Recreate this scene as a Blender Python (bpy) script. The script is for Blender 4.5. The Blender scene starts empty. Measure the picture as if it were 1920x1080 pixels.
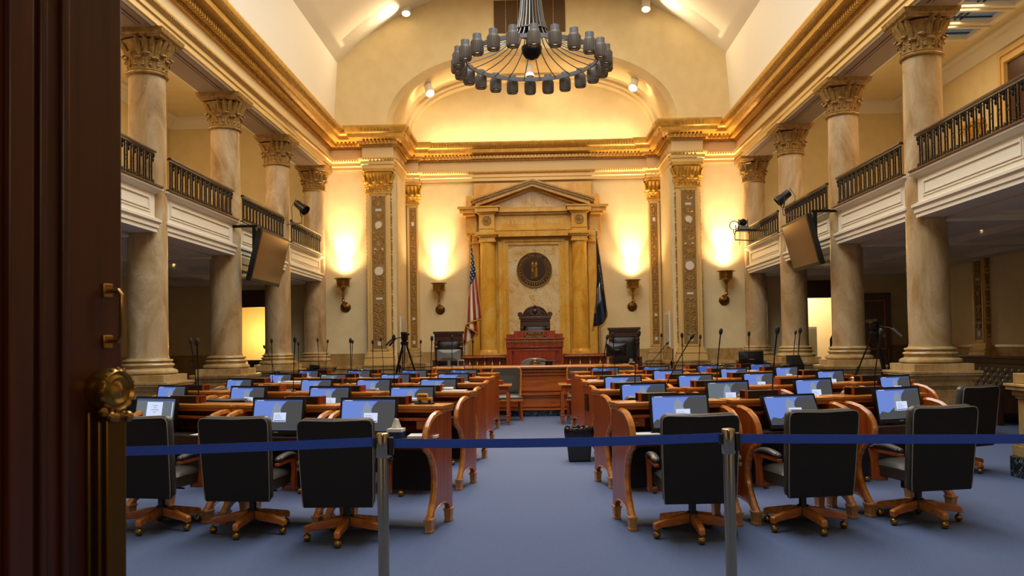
import bpy, math, random
from mathutils import Vector, Matrix
random.seed(7)
pi = math.pi
S = bpy.context.scene
COL = S.collection
# ---------------------------------------------------------------- camera
def cam_setup():
    cd = bpy.data.cameras.new('camera'); co = bpy.data.objects.new('camera', cd); COL.objects.link(co)
    cd.sensor_width = 36; cd.lens = 1600 / 1920 * 36; cd.clip_end = 200; cd.clip_start = 0.05
    cd.shift_y = 57.56 / 1920
    yaw, pitch, roll = [math.radians(a) for a in (1.564, 1.74, .891)]
    R = Matrix.Rotation(yaw, 3, 'Z') @ Matrix.Rotation(pitch, 3, 'X') @ Matrix.Rotation(roll, 3, 'Y')
    M = R @ Matrix(((1, 0, 0), (0, 0, -1), (0, 1, 0)))
    co.matrix_world = Matrix.Translation((.026, 0, 1.5)) @ M.to_4x4()
    cd.dof.use_dof = True; cd.dof.focus_distance = 9.5; cd.dof.aperture_fstop = 7.5
    S.camera = co
cam_setup()
S.view_settings.view_transform = 'Standard'; S.view_settings.look = 'None'
S.view_settings.exposure = 0.18; S.view_settings.gamma = 1; S.view_settings.use_curve_mapping = False
# ---------------------------------------------------------------- world and lights
w = bpy.data.worlds.new('world'); S.world = w; w.use_nodes = True
w.node_tree.nodes['Background'].inputs[0].default_value = (1.0, .75, .5, 1)
w.node_tree.nodes['Background'].inputs[1].default_value = .03
def area(name, loc, rot, sx, sy, power, col, spread=pi):
    l = bpy.data.lights.new(name, 'AREA'); l.shape = 'RECTANGLE'; l.size = sx; l.size_y = sy
    l.energy = power; l.color = col; l.spread = spread
    o = bpy.data.objects.new(name, l); o.location = loc; o.rotation_euler = rot; COL.objects.link(o); return o
def spot(name, loc, target, power, col, angle=60, blend=.5, rad=.05):
    l = bpy.data.lights.new(name, 'SPOT'); l.energy = power; l.color = col; l.spot_size = math.radians(angle)
    l.spot_blend = blend; l.shadow_soft_size = rad
    o = bpy.data.objects.new(name, l); o.location = loc
    o.rotation_euler = (Vector(target) - Vector(loc)).to_track_quat('-Z', 'Y').to_euler(); COL.objects.link(o); return o
def point(name, loc, power, col, rad=.05):
    l = bpy.data.lights.new(name, 'POINT'); l.energy = power; l.color = col; l.shadow_soft_size = rad
    o = bpy.data.objects.new(name, l); o.location = loc; COL.objects.link(o); return o
WARM = (1, .70, .38); WARM2 = (1, .74, .45); COOL = (.90, .95, 1.0)
area('skylight', (0, 9.5, 11.4), (0, 0, 0), 5, 12, 1200, COOL)
area('skylight_rear', (0, 19, 11.4), (0, 0, 0), 4, 6, 420, (1, .84, .62))
area('gallery_light_left', (-8.4, 15, 8.2), (0, 0, 0), 1.5, 12, 260, WARM2)
area('gallery_light_right', (8.4, 15, 8.2), (0, 0, 0), 1.5, 12, 260, WARM2)
# ---------------------------------------------------------------- materials
def lin(c): return c / 12.92 if c <= .04045 else ((c + .055) / 1.055) ** 2.4
def hx(s): return tuple(lin(int(s[i:i + 2], 16) / 255) for i in (0, 2, 4)) + (1,)
def M(name, col, rough=.5, metal=0, emit=None, es=1, noise=None, bump=0, nscale=40, spec=.5, coat=0):
    m = bpy.data.materials.new(name); m.use_nodes = True; nt = m.node_tree; b = nt.nodes['Principled BSDF']
    c = hx(col) if isinstance(col, str) else tuple(col) + (1,)
    b.inputs['Base Color'].default_value = c; b.inputs['Roughness'].default_value = rough
    b.inputs['Metallic'].default_value = metal; b.inputs['Specular IOR Level'].default_value = spec
    b.inputs['Coat Weight'].default_value = coat
    if emit:
        b.inputs['Emission Color'].default_value = hx(emit) if isinstance(emit, str) else tuple(emit) + (1,)
        b.inputs['Emission Strength'].default_value = es
    if noise or bump:
        g = nt.nodes.new('ShaderNodeNewGeometry'); n = nt.nodes.new('ShaderNodeTexNoise')
        n.inputs['Scale'].default_value = nscale; n.inputs['Detail'].default_value = 6
        nt.links.new(g.outputs['Position'], n.inputs['Vector'])
        if noise:
            r = nt.nodes.new('ShaderNodeValToRGB'); r.color_ramp.elements[0].position = .35; r.color_ramp.elements[1].position = .68
            r.color_ramp.elements[0].color = hx(noise); r.color_ramp.elements[1].color = c
            nt.links.new(n.outputs[0], r.inputs[0]); nt.links.new(r.outputs[0], b.inputs['Base Color'])
        if bump:
            bp = nt.nodes.new('ShaderNodeBump'); bp.inputs['Strength'].default_value = bump; bp.inputs['Distance'].default_value = .01
            nt.links.new(n.outputs[0], bp.inputs['Height']); nt.links.new(bp.outputs[0], b.inputs['Normal'])
    return m
def marble(name, cols, vein, scale=1.6, rough=.22, veinw=.03, vs=1.0, stretch=(1, 1, .45)):
    m = bpy.data.materials.new(name); m.use_nodes = True; nt = m.node_tree; b = nt.nodes['Principled BSDF']; L = nt.links.new
    b.inputs['Roughness'].default_value = rough
    g = nt.nodes.new('ShaderNodeNewGeometry'); mp = nt.nodes.new('ShaderNodeMapping'); mp.inputs['Scale'].default_value = stretch
    L(g.outputs['Position'], mp.inputs[0])
    n1 = nt.nodes.new('ShaderNodeTexNoise'); n1.inputs['Scale'].default_value = scale; n1.inputs['Detail'].default_value = 9
    n1.inputs['Distortion'].default_value = 1.2; n1.inputs['Roughness'].default_value = .62; L(mp.outputs[0], n1.inputs['Vector'])
    r = nt.nodes.new('ShaderNodeValToRGB'); e = r.color_ramp.elements
    e[0].position = .3; e[0].color = hx(cols[0]); e[1].position = .72; e[1].color = hx(cols[-1])
    for i, c in enumerate(cols[1:-1]):
        q = e.new(.3 + .42 * (i + 1) / (len(cols) - 1)); q.color = hx(c)
    L(n1.outputs[0], r.inputs[0])
    n2 = nt.nodes.new('ShaderNodeTexNoise'); n2.inputs['Scale'].default_value = scale * vs; n2.inputs['Detail'].default_value = 7
    n2.inputs['Distortion'].default_value = 2.2; L(g.outputs['Position'], n2.inputs['Vector'])
    a = nt.nodes.new('ShaderNodeMath'); a.operation = 'SUBTRACT'; a.inputs[1].default_value = .5; L(n2.outputs[0], a.inputs[0])
    a2 = nt.nodes.new('ShaderNodeMath'); a2.operation = 'ABSOLUTE'; L(a.outputs[0], a2.inputs[0])
    r2 = nt.nodes.new('ShaderNodeValToRGB'); r2.color_ramp.elements[0].color = (1, 1, 1, 1); r2.color_ramp.elements[1].color = (0, 0, 0, 1)
    r2.color_ramp.elements[1].position = veinw; L(a2.outputs[0], r2.inputs[0])
    mx = nt.nodes.new('ShaderNodeMixRGB'); mx.inputs[2].default_value = hx(vein); L(r2.outputs[0], mx.inputs[0]); L(r.outputs[0], mx.inputs[1])
    L(mx.outputs[0], b.inputs['Base Color']); return m
def wood(name, c1, c2, rough=.3, axis=2, sc=9, coat=.3):
    m = bpy.data.materials.new(name); m.use_nodes = True; nt = m.node_tree; b = nt.nodes['Principled BSDF']; L = nt.links.new
    b.inputs['Roughness'].default_value = rough; b.inputs['Coat Weight'].default_value = coat; b.inputs['Coat Roughness'].default_value = .15
    t = nt.nodes.new('ShaderNodeTexCoord'); mp = nt.nodes.new('ShaderNodeMapping'); s = [sc * 2] * 3; s[axis] = sc * .12
    mp.inputs['Scale'].default_value = s; L(t.outputs['Object'], mp.inputs[0])
    n = nt.nodes.new('ShaderNodeTexNoise'); n.inputs['Scale'].default_value = 1.3; n.inputs['Detail'].default_value = 6; n.inputs['Distortion'].default_value = .5
    L(mp.outputs[0], n.inputs['Vector']); r = nt.nodes.new('ShaderNodeValToRGB'); r.color_ramp.elements[0].color = hx(c1); r.color_ramp.elements[1].color = hx(c2)
    r.color_ramp.elements[0].position = .3; r.color_ramp.elements[1].position = .7
    L(n.outputs[0], r.inputs[0]); L(r.outputs[0], b.inputs['Base Color']); return m
m_wall = M('cream_plaster', 'e0cd9c', .75, noise='dac594', nscale=3)
m_white = M('white_plaster', 'e2dccb', .7)
m_trim = M('ivory_paint', 'ddd3bd', .45)
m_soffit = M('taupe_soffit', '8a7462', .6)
m_gold = M('gold_paint', 'd4a445', .38, .25, noise='bf8c33', nscale=8)
m_golddk = M('gold_relief', 'b98f45', .42, .2, noise='8a6224', nscale=30)
m_field = M('relief_ground', '8e6c34', .6)
m_goldlt = M('pale_gold_paint', 'dcb872', .4, .15)
m_gfrieze = M('pale_frieze', 'dcc08a', .6)
m_col = marble('column_marble', ['80603a', 'a6865a', 'b89e78', 'cab898'], 'a48c66', 1.7, .22, .012, 1.6)
m_ped = marble('pedestal_marble', ['9a7440', 'b8965e', 'cbb588'], '8a6a3c', 2.2, .3, .008)
m_aed = marble('golden_marble', ['be8020', 'd49c30', 'dcae4c', 'd6b670'], 'b07c2c', 1.5, .25, .008, 1.8)
m_aedp = marble('pale_vein_marble', ['c29a55', 'd2b683', 'dcc8a0'], '5e4420', 1.5, .2, .008, 1.1, (1, 1, 1))
m_cap = M('capital_stone', 'a07a3a', .45, .1, noise='7a5624', nscale=14, bump=.3)
m_wains = marble('wainscot_marble', ['8d6c3a', 'ad8b55', 'bda374'], '7c5c34', 1.8, .25, .01)
m_kick = marble('dark_marble', ['14181a', '20282a', '2b3436'], '8a9a98', 3, .2, .012)
m_wood = wood('cherry_wood', '84340f', 'b85c1e')
m_woodh = wood('cherry_wood_top', 'ac5a1c', 'd88c3c', axis=0, rough=.25)
m_woodc = wood('orange_cherry', '9c4610', 'c86c22', axis=0)
m_woodd = wood('dark_walnut', '2c1209', '4c2412', .35)
m_woodr = wood('red_mahogany', '74220e', 'a63c18', .3)
m_door = wood('door_mahogany', '3a1508', '55240f', .4, coat=.1)
m_woodl = wood('pale_wood_edge', 'a86a2a', 'cf9850')
m_blackbox = M('black_brown_panel', '1d0f08', .4)
m_leather = M('black_leather', '16130f', .38, bump=.15, nscale=120)
m_leathg = M('grey_black_leather_sheen', '4c463e', .34, bump=.12, nscale=120)  # dark leather, base colour lightened to imitate its silvery reflections
m_fabric = M('black_backing', '0d0b09', .7)
m_pipe = M('grey_piping', '8c8478', .4)
m_black = M('black_plastic', '0b0b0c', .35)
m_blackm = M('black_metal', '101010', .4, .5)
m_iron = M('wrought_iron', '191512', .42, .55)
m_chand = M('grey_bronze', '706e6c', .5, .2)
m_chand2 = M('ribbed_bronze', '62564a', .5, .25)
m_steel = M('steel_cable', '7e7a72', .35, .7)
m_brass = M('aged_brass', 'a8813e', .28, .95)
m_brassdk = M('dark_brass', '6e4f22', .35, .9)
m_chrome = M('satin_brass_chrome', 'b0a48c', .16, 1)
m_bronze = M('dark_bronze', '3a2714', .4, .6)
m_bronzel = M('bright_bronze', '8c6428', .4, .6)
m_belt = M('blue_webbing', '2450c8', .6, bump=.2, nscale=200)
m_paper = M('white_paper', 'e8e4d8', .8)
m_glow = M('lit_lamp', 'fff4dd', .4, emit='fff0d0', es=6)
m_glow2 = M('lit_lamp_warm', 'ffe0a8', .4, emit='ffdda0', es=7)
m_glow3 = M('dim_lamp', 'e8d8b8', .4, emit='ffe0b0', es=1.2)
m_carpet = M('blue_carpet', '66718e', .95, noise='4a5674', nscale=170, bump=.35, spec=.1)
m_navy = M('navy_cloth', '14203c', .75); m_navycoat = M('navy_suit_cloth', '191d28', .85)
m_red = M('red_cloth', 'a83420', .75); m_whitec = M('white_cloth', 'ddd2b8', .75); m_blue = M('blue_cloth', '1e3560', .75)
m_fringe = M('gold_fringe', 'c8952c', .6)
m_greyplastic = M('grey_plastic', '70706c', .4); m_silver = M('silver_plastic', 'b8bcc0', .3, .6)
m_yellow = M('school_bus_yellow', 'e0a81c', .4)
m_bag = M('black_bin_bag', '121212', .18)
m_bin = M('dark_grey_bin', '22252a', .5)
m_bluedot = M('blue_plastic', '1c3fa8', .4)
m_glassdk = M('leaded_glass', '34424e', .2, 0, emit='5a7488', es=.25)
m_locker = M('grey_locker', '9a9a94', .5)
m_room = M('cream_lit_room', 'e8d6ae', .8)
m_vent = M('brown_vent_cloth', '5a4426', .8)
m_cameo = M('ivory_cameo', 'd6ccb8', .5)
# screens
s_sky = M('screen_blue', '101830', .25, emit='6a86d4', es=.85)
s_sky2 = M('screen_blue_dark', '101830', .25, emit='4a66b4', es=.7)
s_hill = M('screen_grey_hill', '20201e', .25, emit='4a4c50', es=.75)
s_dome = M('screen_dome', '202020', .25, emit='8a96ac', es=.8)
s_dlg = M('screen_dialog', '303030', .25, emit='c8d4f0', es=.95)
s_bar = M('screen_bar', '202838', .25, emit='3a4f84', es=.8)
s_dim = M('screen_dim_grey', '2a2a2a', .2, emit='66727c', es=.8)
m_tv = M('tv_glass_gold_reflection', '927450', .14, .85)  # golden room reflection put into the metallic screen colour
# ---------------------------------------------------------------- mesh builder
class MB:
    def __init__(s): s.v = []; s.f = []; s.m = []; s.cm = 0; s.uv = None
    def add(s, vs, fs):
        n = len(s.v); s.v += [tuple(x) for x in vs]
        for f in fs: s.f.append(tuple(i + n for i in f)); s.m.append(s.cm)
        return s
    def mat(s, i): s.cm = i; return s
    def box(s, c, d, rz=0, rx=0, taper=1):
        hx_, hy, hz = d[0] / 2, d[1] / 2, d[2] / 2; vs = []
        R = Matrix.Rotation(rz, 3, 'Z') @ Matrix.Rotation(rx, 3, 'X')
        for z in (-1, 1):
            t = taper if z < 0 else 1
            for x, y in ((-1, -1), (1, -1), (1, 1), (-1, 1)):
                vs.append(Vector(c) + R @ Vector((x * hx_ * t, y * hy * t, z * hz)))
        return s.add(vs, [(3, 2, 1, 0), (4, 5, 6, 7), (0, 1, 5, 4), (1, 2, 6, 5), (2, 3, 7, 6), (3, 0, 4, 7)])
    def bb(s, x0, x1, y0, y1, z0, z1):
        return s.box(((x0 + x1) / 2, (y0 + y1) / 2, (z0 + z1) / 2), (x1 - x0, y1 - y0, z1 - z0))
    def lathe(s, prof, n=24, c=(0, 0, 0), axis='z', close=True, a0=0, a1=2 * pi, sq=1):
        full = abs(a1 - a0 - 2 * pi) < 1e-6; k = n if full else n + 1; vs = []
        for r, z in prof:
            for i in range(k):
                a = a0 + (a1 - a0) * i / n; x, y = r * math.cos(a), r * math.sin(a) * sq
                p = (x, y, z) if axis == 'z' else ((z, x, y) if axis == 'x' else (x, -z, y))
                vs.append((c[0] + p[0], c[1] + p[1], c[2] + p[2]))
        fs = []
        for j in range(len(prof) - 1):
            for i in range(n):
                i2 = (i + 1) % k
                fs.append((j * k + i, j * k + i2, (j + 1) * k + i2, (j + 1) * k + i))
        if close and full:
            if prof[0][0] > 1e-5: fs.append(tuple(reversed(range(k))))
            if prof[-1][0] > 1e-5: fs.append(tuple(range((len(prof) - 1) * k, len(prof) * k)))
        return s.add(vs, fs)
    def cyl(s, c, r, h, n=16, axis='z', r2=None):
        return s.lathe([(r, 0), (r if r2 is None else r2, h)], n, c, axis)
    def ball(s, c, r, n=12, m=8, sz=1):
        return s.lathe([(max(r * math.sin(pi * i / m), 1e-4), -r * math.cos(pi * i / m) * sz) for i in range(m + 1)], n, c, close=False)
    def tube(s, pts, r, n=8, up=None, cap=True):
        pts = [Vector(p) for p in pts]; vs = []; K = len(pts); u = None
        for i, p in enumerate(pts):
            t = (pts[min(i + 1, K - 1)] - pts[max(i - 1, 0)]).normalized()
            if u is None: u = t.orthogonal().normalized()
            u = (u - t * u.dot(t)).normalized(); v = t.cross(u)
            rr = r[i] if isinstance(r, (list, tuple)) else r
            for j in range(n):
                a = 2 * pi * j / n; vs.append(p + (u * math.cos(a) + v * math.sin(a)) * rr)
        fs = [(i * n + j, i * n + (j + 1) % n, (i + 1) * n + (j + 1) % n, (i + 1) * n + j) for i in range(K - 1) for j in range(n)]
        if cap: fs += [tuple(reversed(range(n))), tuple(range((K - 1) * n, K * n))]
        return s.add(vs, fs)
    def prism(s, poly, a, b, plane='yz'):
        def P(q, d): return {'yz': (d, q[0], q[1]), 'xz': (q[0], d, q[1]), 'xy': (q[0], q[1], d)}[plane]
        n = len(poly); vs = [P(q, a) for q in poly] + [P(q, b) for q in poly]
        fs = [tuple(reversed(range(n))), tuple(range(n, 2 * n))] + [(i, (i + 1) % n, n + (i + 1) % n, n + i) for i in range(n)]
        return s.add(vs, fs)
    def grid(s, fn, nu, nv, wrap=False):
        vs = [fn(i / nu, j / nv) for j in range(nv + 1) for i in range(nu + 1)]; k = nu + 1
        return s.add(vs, [(j * k + i, j * k + i + 1, (j + 1) * k + i + 1, (j + 1) * k + i) for j in range(nv) for i in range(nu)])
    def sweep(s, path, prof, side=1, closed=False):
        """path: xy polyline; prof: (offset,z); offset to the right of travel if side=1"""
        P = [Vector(p) for p in path]; K = len(P); vs = []; n = len(prof)
        for i, p in enumerate(P):
            def nrm(a, b): d = (b - a).normalized(); return Vector((d.y, -d.x)) * side
            if closed: n1 = nrm(P[i - 1], p); n2 = nrm(p, P[(i + 1) % K])
            else: n1 = nrm(P[i - 1], p) if i > 0 else nrm(p, P[i + 1]); n2 = nrm(p, P[i + 1]) if i < K - 1 else n1
            m = (n1 + n2); m = m / max(m.dot(n1), .2)
            for o, z in prof: q = p + m * o; vs.append((q.x, q.y, z))
        fs = []
        for i in range(K if closed else K - 1):
            i2 = (i + 1) % K
            for j in range(n - 1):
                fs.append((i * n + j, i2 * n + j, i2 * n + j + 1, i * n + j + 1))
        return s.add(vs, fs)
    def merge(s, o, mat=None):
        n = len(s.v); mat = mat or Matrix.Identity(4)
        s.v += [tuple(mat @ Vector(v)) for v in o.v]; s.f += [tuple(i + n for i in f) for f in o.f]; s.m += o.m; return s
    def mesh(s, name, mats, smooth=38):
        me = bpy.data.meshes.new(name); me.from_pydata(s.v, [], s.f)
        for m in (mats if isinstance(mats, (list, tuple)) else [mats]): me.materials.append(m)
        me.polygons.foreach_set('material_index', s.m); me.validate()
        import bmesh
        b = bmesh.new(); b.from_mesh(me); bmesh.ops.recalc_face_normals(b, faces=b.faces); b.to_mesh(me); b.free()
        me.polygons.foreach_set('use_smooth', [True] * len(me.polygons)); me.set_sharp_from_angle(angle=math.radians(smooth)); me.update()
        return me
    def build(s, name, mats, parent=None, bevel=0, solid=0, smooth=38):
        o = bpy.data.objects.new(name, s.mesh(name, mats, smooth)); COL.objects.link(o)
        if parent: o.parent = parent
        if solid: q = o.modifiers.new('s', 'SOLIDIFY'); q.thickness = solid; q.offset = 0
        if bevel: q = o.modifiers.new('b', 'BEVEL'); q.width = bevel; q.segments = 2; q.limit_method = 'ANGLE'; q.angle_limit = math.radians(40)
        return o
def tag(o, label=None, cat=None, group=None, kind=None):
    if label: o['label'] = label
    if cat: o['category'] = cat
    if group: o['group'] = group
    if kind: o['kind'] = kind
    return o
def thing(name, label, cat, loc=(0, 0, 0), rz=0, group=None):
    o = bpy.data.objects.new(name, None); COL.objects.link(o); o.location = loc; o.rotation_euler = (0, 0, rz); o.empty_display_size = .1
    return tag(o, label, cat, group)
def structure(name, mb, mats, **k): return tag(mb.build(name, mats, **k), kind='structure')
def dup(o, loc=None, rz=None, label=None, parent=None):
    c = o.copy(); COL.objects.link(c)
    if parent: c.parent = parent
    for ch in o.children: dup(ch, parent=c)
    if loc is not None: c.location = loc
    if rz is not None: c.rotation_euler = (0, 0, rz)
    if label: c['label'] = label
    return c
def place(proto, used, loc, rz, label, group=None):
    o = proto if not used else dup(proto)
    o.location = loc; o.rotation_euler = (0, 0, rz); o['label'] = label
    if group: o['group'] = group
    return o
def text_mesh(body, size, name, mat, parent, loc, rot, extrude=.004, align='CENTER', sx=1):
    c = bpy.data.curves.new(name, 'FONT'); c.body = body; c.size = size; c.extrude = extrude; c.align_x = align; c.align_y = 'CENTER'; c.resolution_u = 3
    t = bpy.data.objects.new('tmp', c); COL.objects.link(t); bpy.context.view_layer.update()
    me = bpy.data.meshes.new_from_object(t.evaluated_get(bpy.context.evaluated_depsgraph_get())); bpy.data.objects.remove(t); bpy.data.curves.remove(c)
    me.materials.clear(); me.materials.append(mat)
    o = bpy.data.objects.new(name, me); COL.objects.link(o); o.location = loc; o.rotation_euler = rot; o.scale = (sx, 1, 1)
    if parent: o.parent = parent
    return o
# ================================================================ SETTING
WX = 5.85; YB = 24.4; YR = 26.4; RXW = 3.95; ZC = 7.7
COLY = [13.55 + 3.47 * k for k in range(4)]
mb = MB(); mb.bb(-11, 11, -1, 27.2, -.1, 0); structure('floor', mb, m_carpet)
# entablature path (interior on the right of travel: go +Y along left wall then +X)
PX0, PX1 = 4.83, 3.98  # big pilaster span
def ent_path(): 
    L = [(-WX, 1.0), (-WX, YB), (-PX0, YB), (-PX0, YB - .25), (-PX1, YB - .25), (-PX1, YB), (-RXW, YB), (-RXW, YR - .12), (-3.55, YR - .12), (-3.55, YR)]
    return L + [(-x, y) for x, y in reversed(L)]
path = ent_path()
z0 = 6.6
arch = [(0, z0), (.03, z0), (.03, z0 + .09), (.06, z0 + .11), (.06, z0 + .2), (.10, z0 + .22), (.13, z0 + .27), (.13, z0 + .30), (.02, z0 + .31)]
structure('trim_1', MB().sweep(path, arch), m_goldlt)
structure('trim_2', MB().sweep(path, [(.02, z0 + .30), (.02, z0 + .62)]), m_gfrieze)
corn = [(.02, 7.2), (.07, 7.21), (.09, 7.25), (.09, 7.27), (.15, 7.27), (.15, 7.36), (.19, 7.37), (.22, 7.40), (.36, 7.42), (.37, 7.52), (.39, 7.53), (.43, 7.57), (.45, 7.62), (.47, 7.66), (.48, 7.70), (.48, 7.73), (-.4, 7.74)]
structure('trim_3', MB().sweep(path, corn), m_gold)
# dentils and small ornament along the cornice
def along(path, step, off):
    out = []
    P = [Vector(p) for p in path]
    for i in range(len(P) - 1):
        d = P[i + 1] - P[i]; L = d.length
        if L < .3: continue
        d = d / L; n = Vector((d.y, -d.x)); k = int(L / step)
        for j in range(k):
            q = P[i] + d * ((j + .5) * L / k) + n * off; out.append((q.x, q.y, math.atan2(d.y, d.x)))
    return out
mb = MB()
for x, y, a in along(path, .105, .18):
    if y > 9: mb.box((x, y, 7.315), (.055, .07, .085), rz=a)
structure('trim_4', mb, m_gold)
mb = MB()
for x, y, a in along(path, .085, .445):
    if y > 10: mb.box((x, y, 7.60), (.05, .035, .06), rz=a, rx=.5)
for x, y, a in along(path, .07, .085):
    if y > 10: mb.box((x, y, 7.235), (.035, .035, .035), rz=a)
for x, y, a in along(path, .07, .115):
    if y > 10: mb.box((x, y, z0 + .25), (.035, .03, .03), rz=a)
structure('trim_5', mb, m_golddk)
# side beams above columns with coffered soffits
for sx, nm in ((-1, 'wall_left'), (1, 'wall_right')):
    mb = MB(); a, b = sorted((sx * 5.86, sx * 6.6)); mb.bb(a, b, .9, YB, z0, 8.5)
    structure(nm, mb, m_trim)
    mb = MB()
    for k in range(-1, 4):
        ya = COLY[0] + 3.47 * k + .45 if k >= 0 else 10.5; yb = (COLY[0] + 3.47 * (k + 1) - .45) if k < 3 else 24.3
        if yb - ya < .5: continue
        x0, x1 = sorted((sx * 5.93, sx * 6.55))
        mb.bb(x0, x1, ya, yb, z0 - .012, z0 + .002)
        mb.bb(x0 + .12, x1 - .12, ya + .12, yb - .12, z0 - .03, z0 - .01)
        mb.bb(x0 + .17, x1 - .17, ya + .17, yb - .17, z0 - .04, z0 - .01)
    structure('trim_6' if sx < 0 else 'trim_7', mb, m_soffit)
# upper walls + vault
def vz(x, z=9.75, a=5.6, b=2.1, n=2.6): return z + b * (1 - min(1, abs(x / a)) ** n)
mb = MB()
N = 40
prof = [(-5.72, 7.7), (-5.68, 8.6), (-5.6, 9.75)] + [(-5.6 + 11.2 * i / N, vz(-5.6 + 11.2 * i / N)) for i in range(1, N)] + [(5.6, 9.75), (5.68, 8.6), (5.72, 7.7)]
mb.add([(x, y, z) for y in (.9, YB) for x, z in prof], [(i, i + 1, len(prof) + i + 1, len(prof) + i) for i in range(len(prof) - 1)])
structure('ceiling', mb, m_white, smooth=25)
def se(t, a, b, n):  # superellipse point, t 0..pi
    c, s_ = math.cos(t), math.sin(t)
    return (-a * (abs(c) ** (2 / n)) * (1 if c > 0 else -1), b * abs(s_) ** (2 / n))
NA = 48
A1 = [(x, 7.74 + z) for x, z in (se(pi * i / NA, 4.2, 2.3, 2.3) for i in range(NA + 1))]
A2 = [(x, 7.74 + z) for x, z in (se(pi * i / NA, 3.95, 2.12, 2.5) for i in range(NA + 1))]
# wall between inner arch and vault at YB
mb = MB(); outer = [(-5.72 + 11.44 * i / NA, 0) for i in range(NA + 1)]
def ray_outer(x, z):
    # project outward to vault outline
    cx, cz = 0, 8.0; d = Vector((x - cx, z - cz)); 
    lo, hi = 1.0, 4.0
    def inside(t):
        X, Z = cx + d.x * t, cz + d.y * t
        return abs(X) < 5.7 and (Z < 9.75 or Z < vz(X))
    for _ in range(40):
        m = (lo + hi) / 2
        if inside(m): lo = m
        else: hi = m
    return (cx + d.x * lo, cz + d.y * lo)
O = [ray_outer(*p) for p in A1]
O[0] = (-5.72, 7.7); O[-1] = (5.72, 7.7)
vs = [(x, YB, z) for x, z in A1] + [(x, YB, z) for x, z in O]
mb.add(vs, [(i, i + 1, NA + 2 + i, NA + 1 + i) for i in range(NA)])
for s_ in (-1, 1): # solid wall plane from floor to arch springing, side bays
    a, b = sorted((s_ * RXW, s_ * 6.5)); mb.bb(a, b, YB, YB + .3, 0, 7.76)
mb.bb(-6.5, 6.5, YB + .3, YB + .32, 12.2, 12.3)
structure('wall_back', mb, m_wall, smooth=20)
# recess: side walls, back wall, soffit
mb = MB()
for s_ in (-1, 1): mb.add([(s_ * RXW, YB, 0), (s_ * RXW, YR + .2, 0), (s_ * RXW, YR + .2, 7.8), (s_ * RXW, YB, 7.8)], [(0, 1, 2, 3)])
mb.bb(-4.6, 4.6, YR + .1, YR + .3, 0, 11)
structure('wall_recess', mb, m_wall)
mb = MB()
ys = [(YB - .0, A1), (YB + .25, [(x * .985, 7.74 + (z - 7.74) * .97) for x, z in A1]), (YB + .3, [(x * .975, 7.74 + (z - 7.74) * .955) for x, z in A1]), (YR - .35, A2), (YR - .35, [(x * .975, 7.74 + (z - 7.74) * .965) for x, z in A2]), (YR - .2, [(x * .97, 7.74 + (z - 7.74) * .955) for x, z in A2]), (YR - .2, [(x * .95, 7.74 + (z - 7.74) * .93) for x, z in A2]), (YR + .1, [(x * .95, 7.74 + (z - 7.74) * .93) for x, z in A2])]
vs = []; fs = []
for y, A in ys: vs += [(x, y, z) for x, z in A]
for j in range(len(ys) - 1):
    for i in range(NA): q = j * (NA + 1) + i; fs.append((q, q + 1, q + NA + 2, q + NA + 1))
mb.add(vs, fs); structure('ceiling_recess', mb, m_wall, smooth=30)
# wainscot on back walls and base moulding
wp = [(-WX, YB - .3), (-WX, YB), (-PX0 - .05, YB)], [(-RXW, YB + .1), (-RXW, YR), (-2.2, YR)], [(2.2, YR), (RXW, YR), (RXW, YB + .1)], [(PX0 + .05, YB), (WX, YB), (WX, YB - .3)]
mb = MB()
for p in wp: mb.sweep(p, [(0, 1.31), (.03, 1.31), (.03, .98), (.08, .96), (.10, .88), (.07, .86), (.07, .7), (.05, .68), (.05, 0)])
structure('baseboard_back', mb, m_wains)
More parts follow.
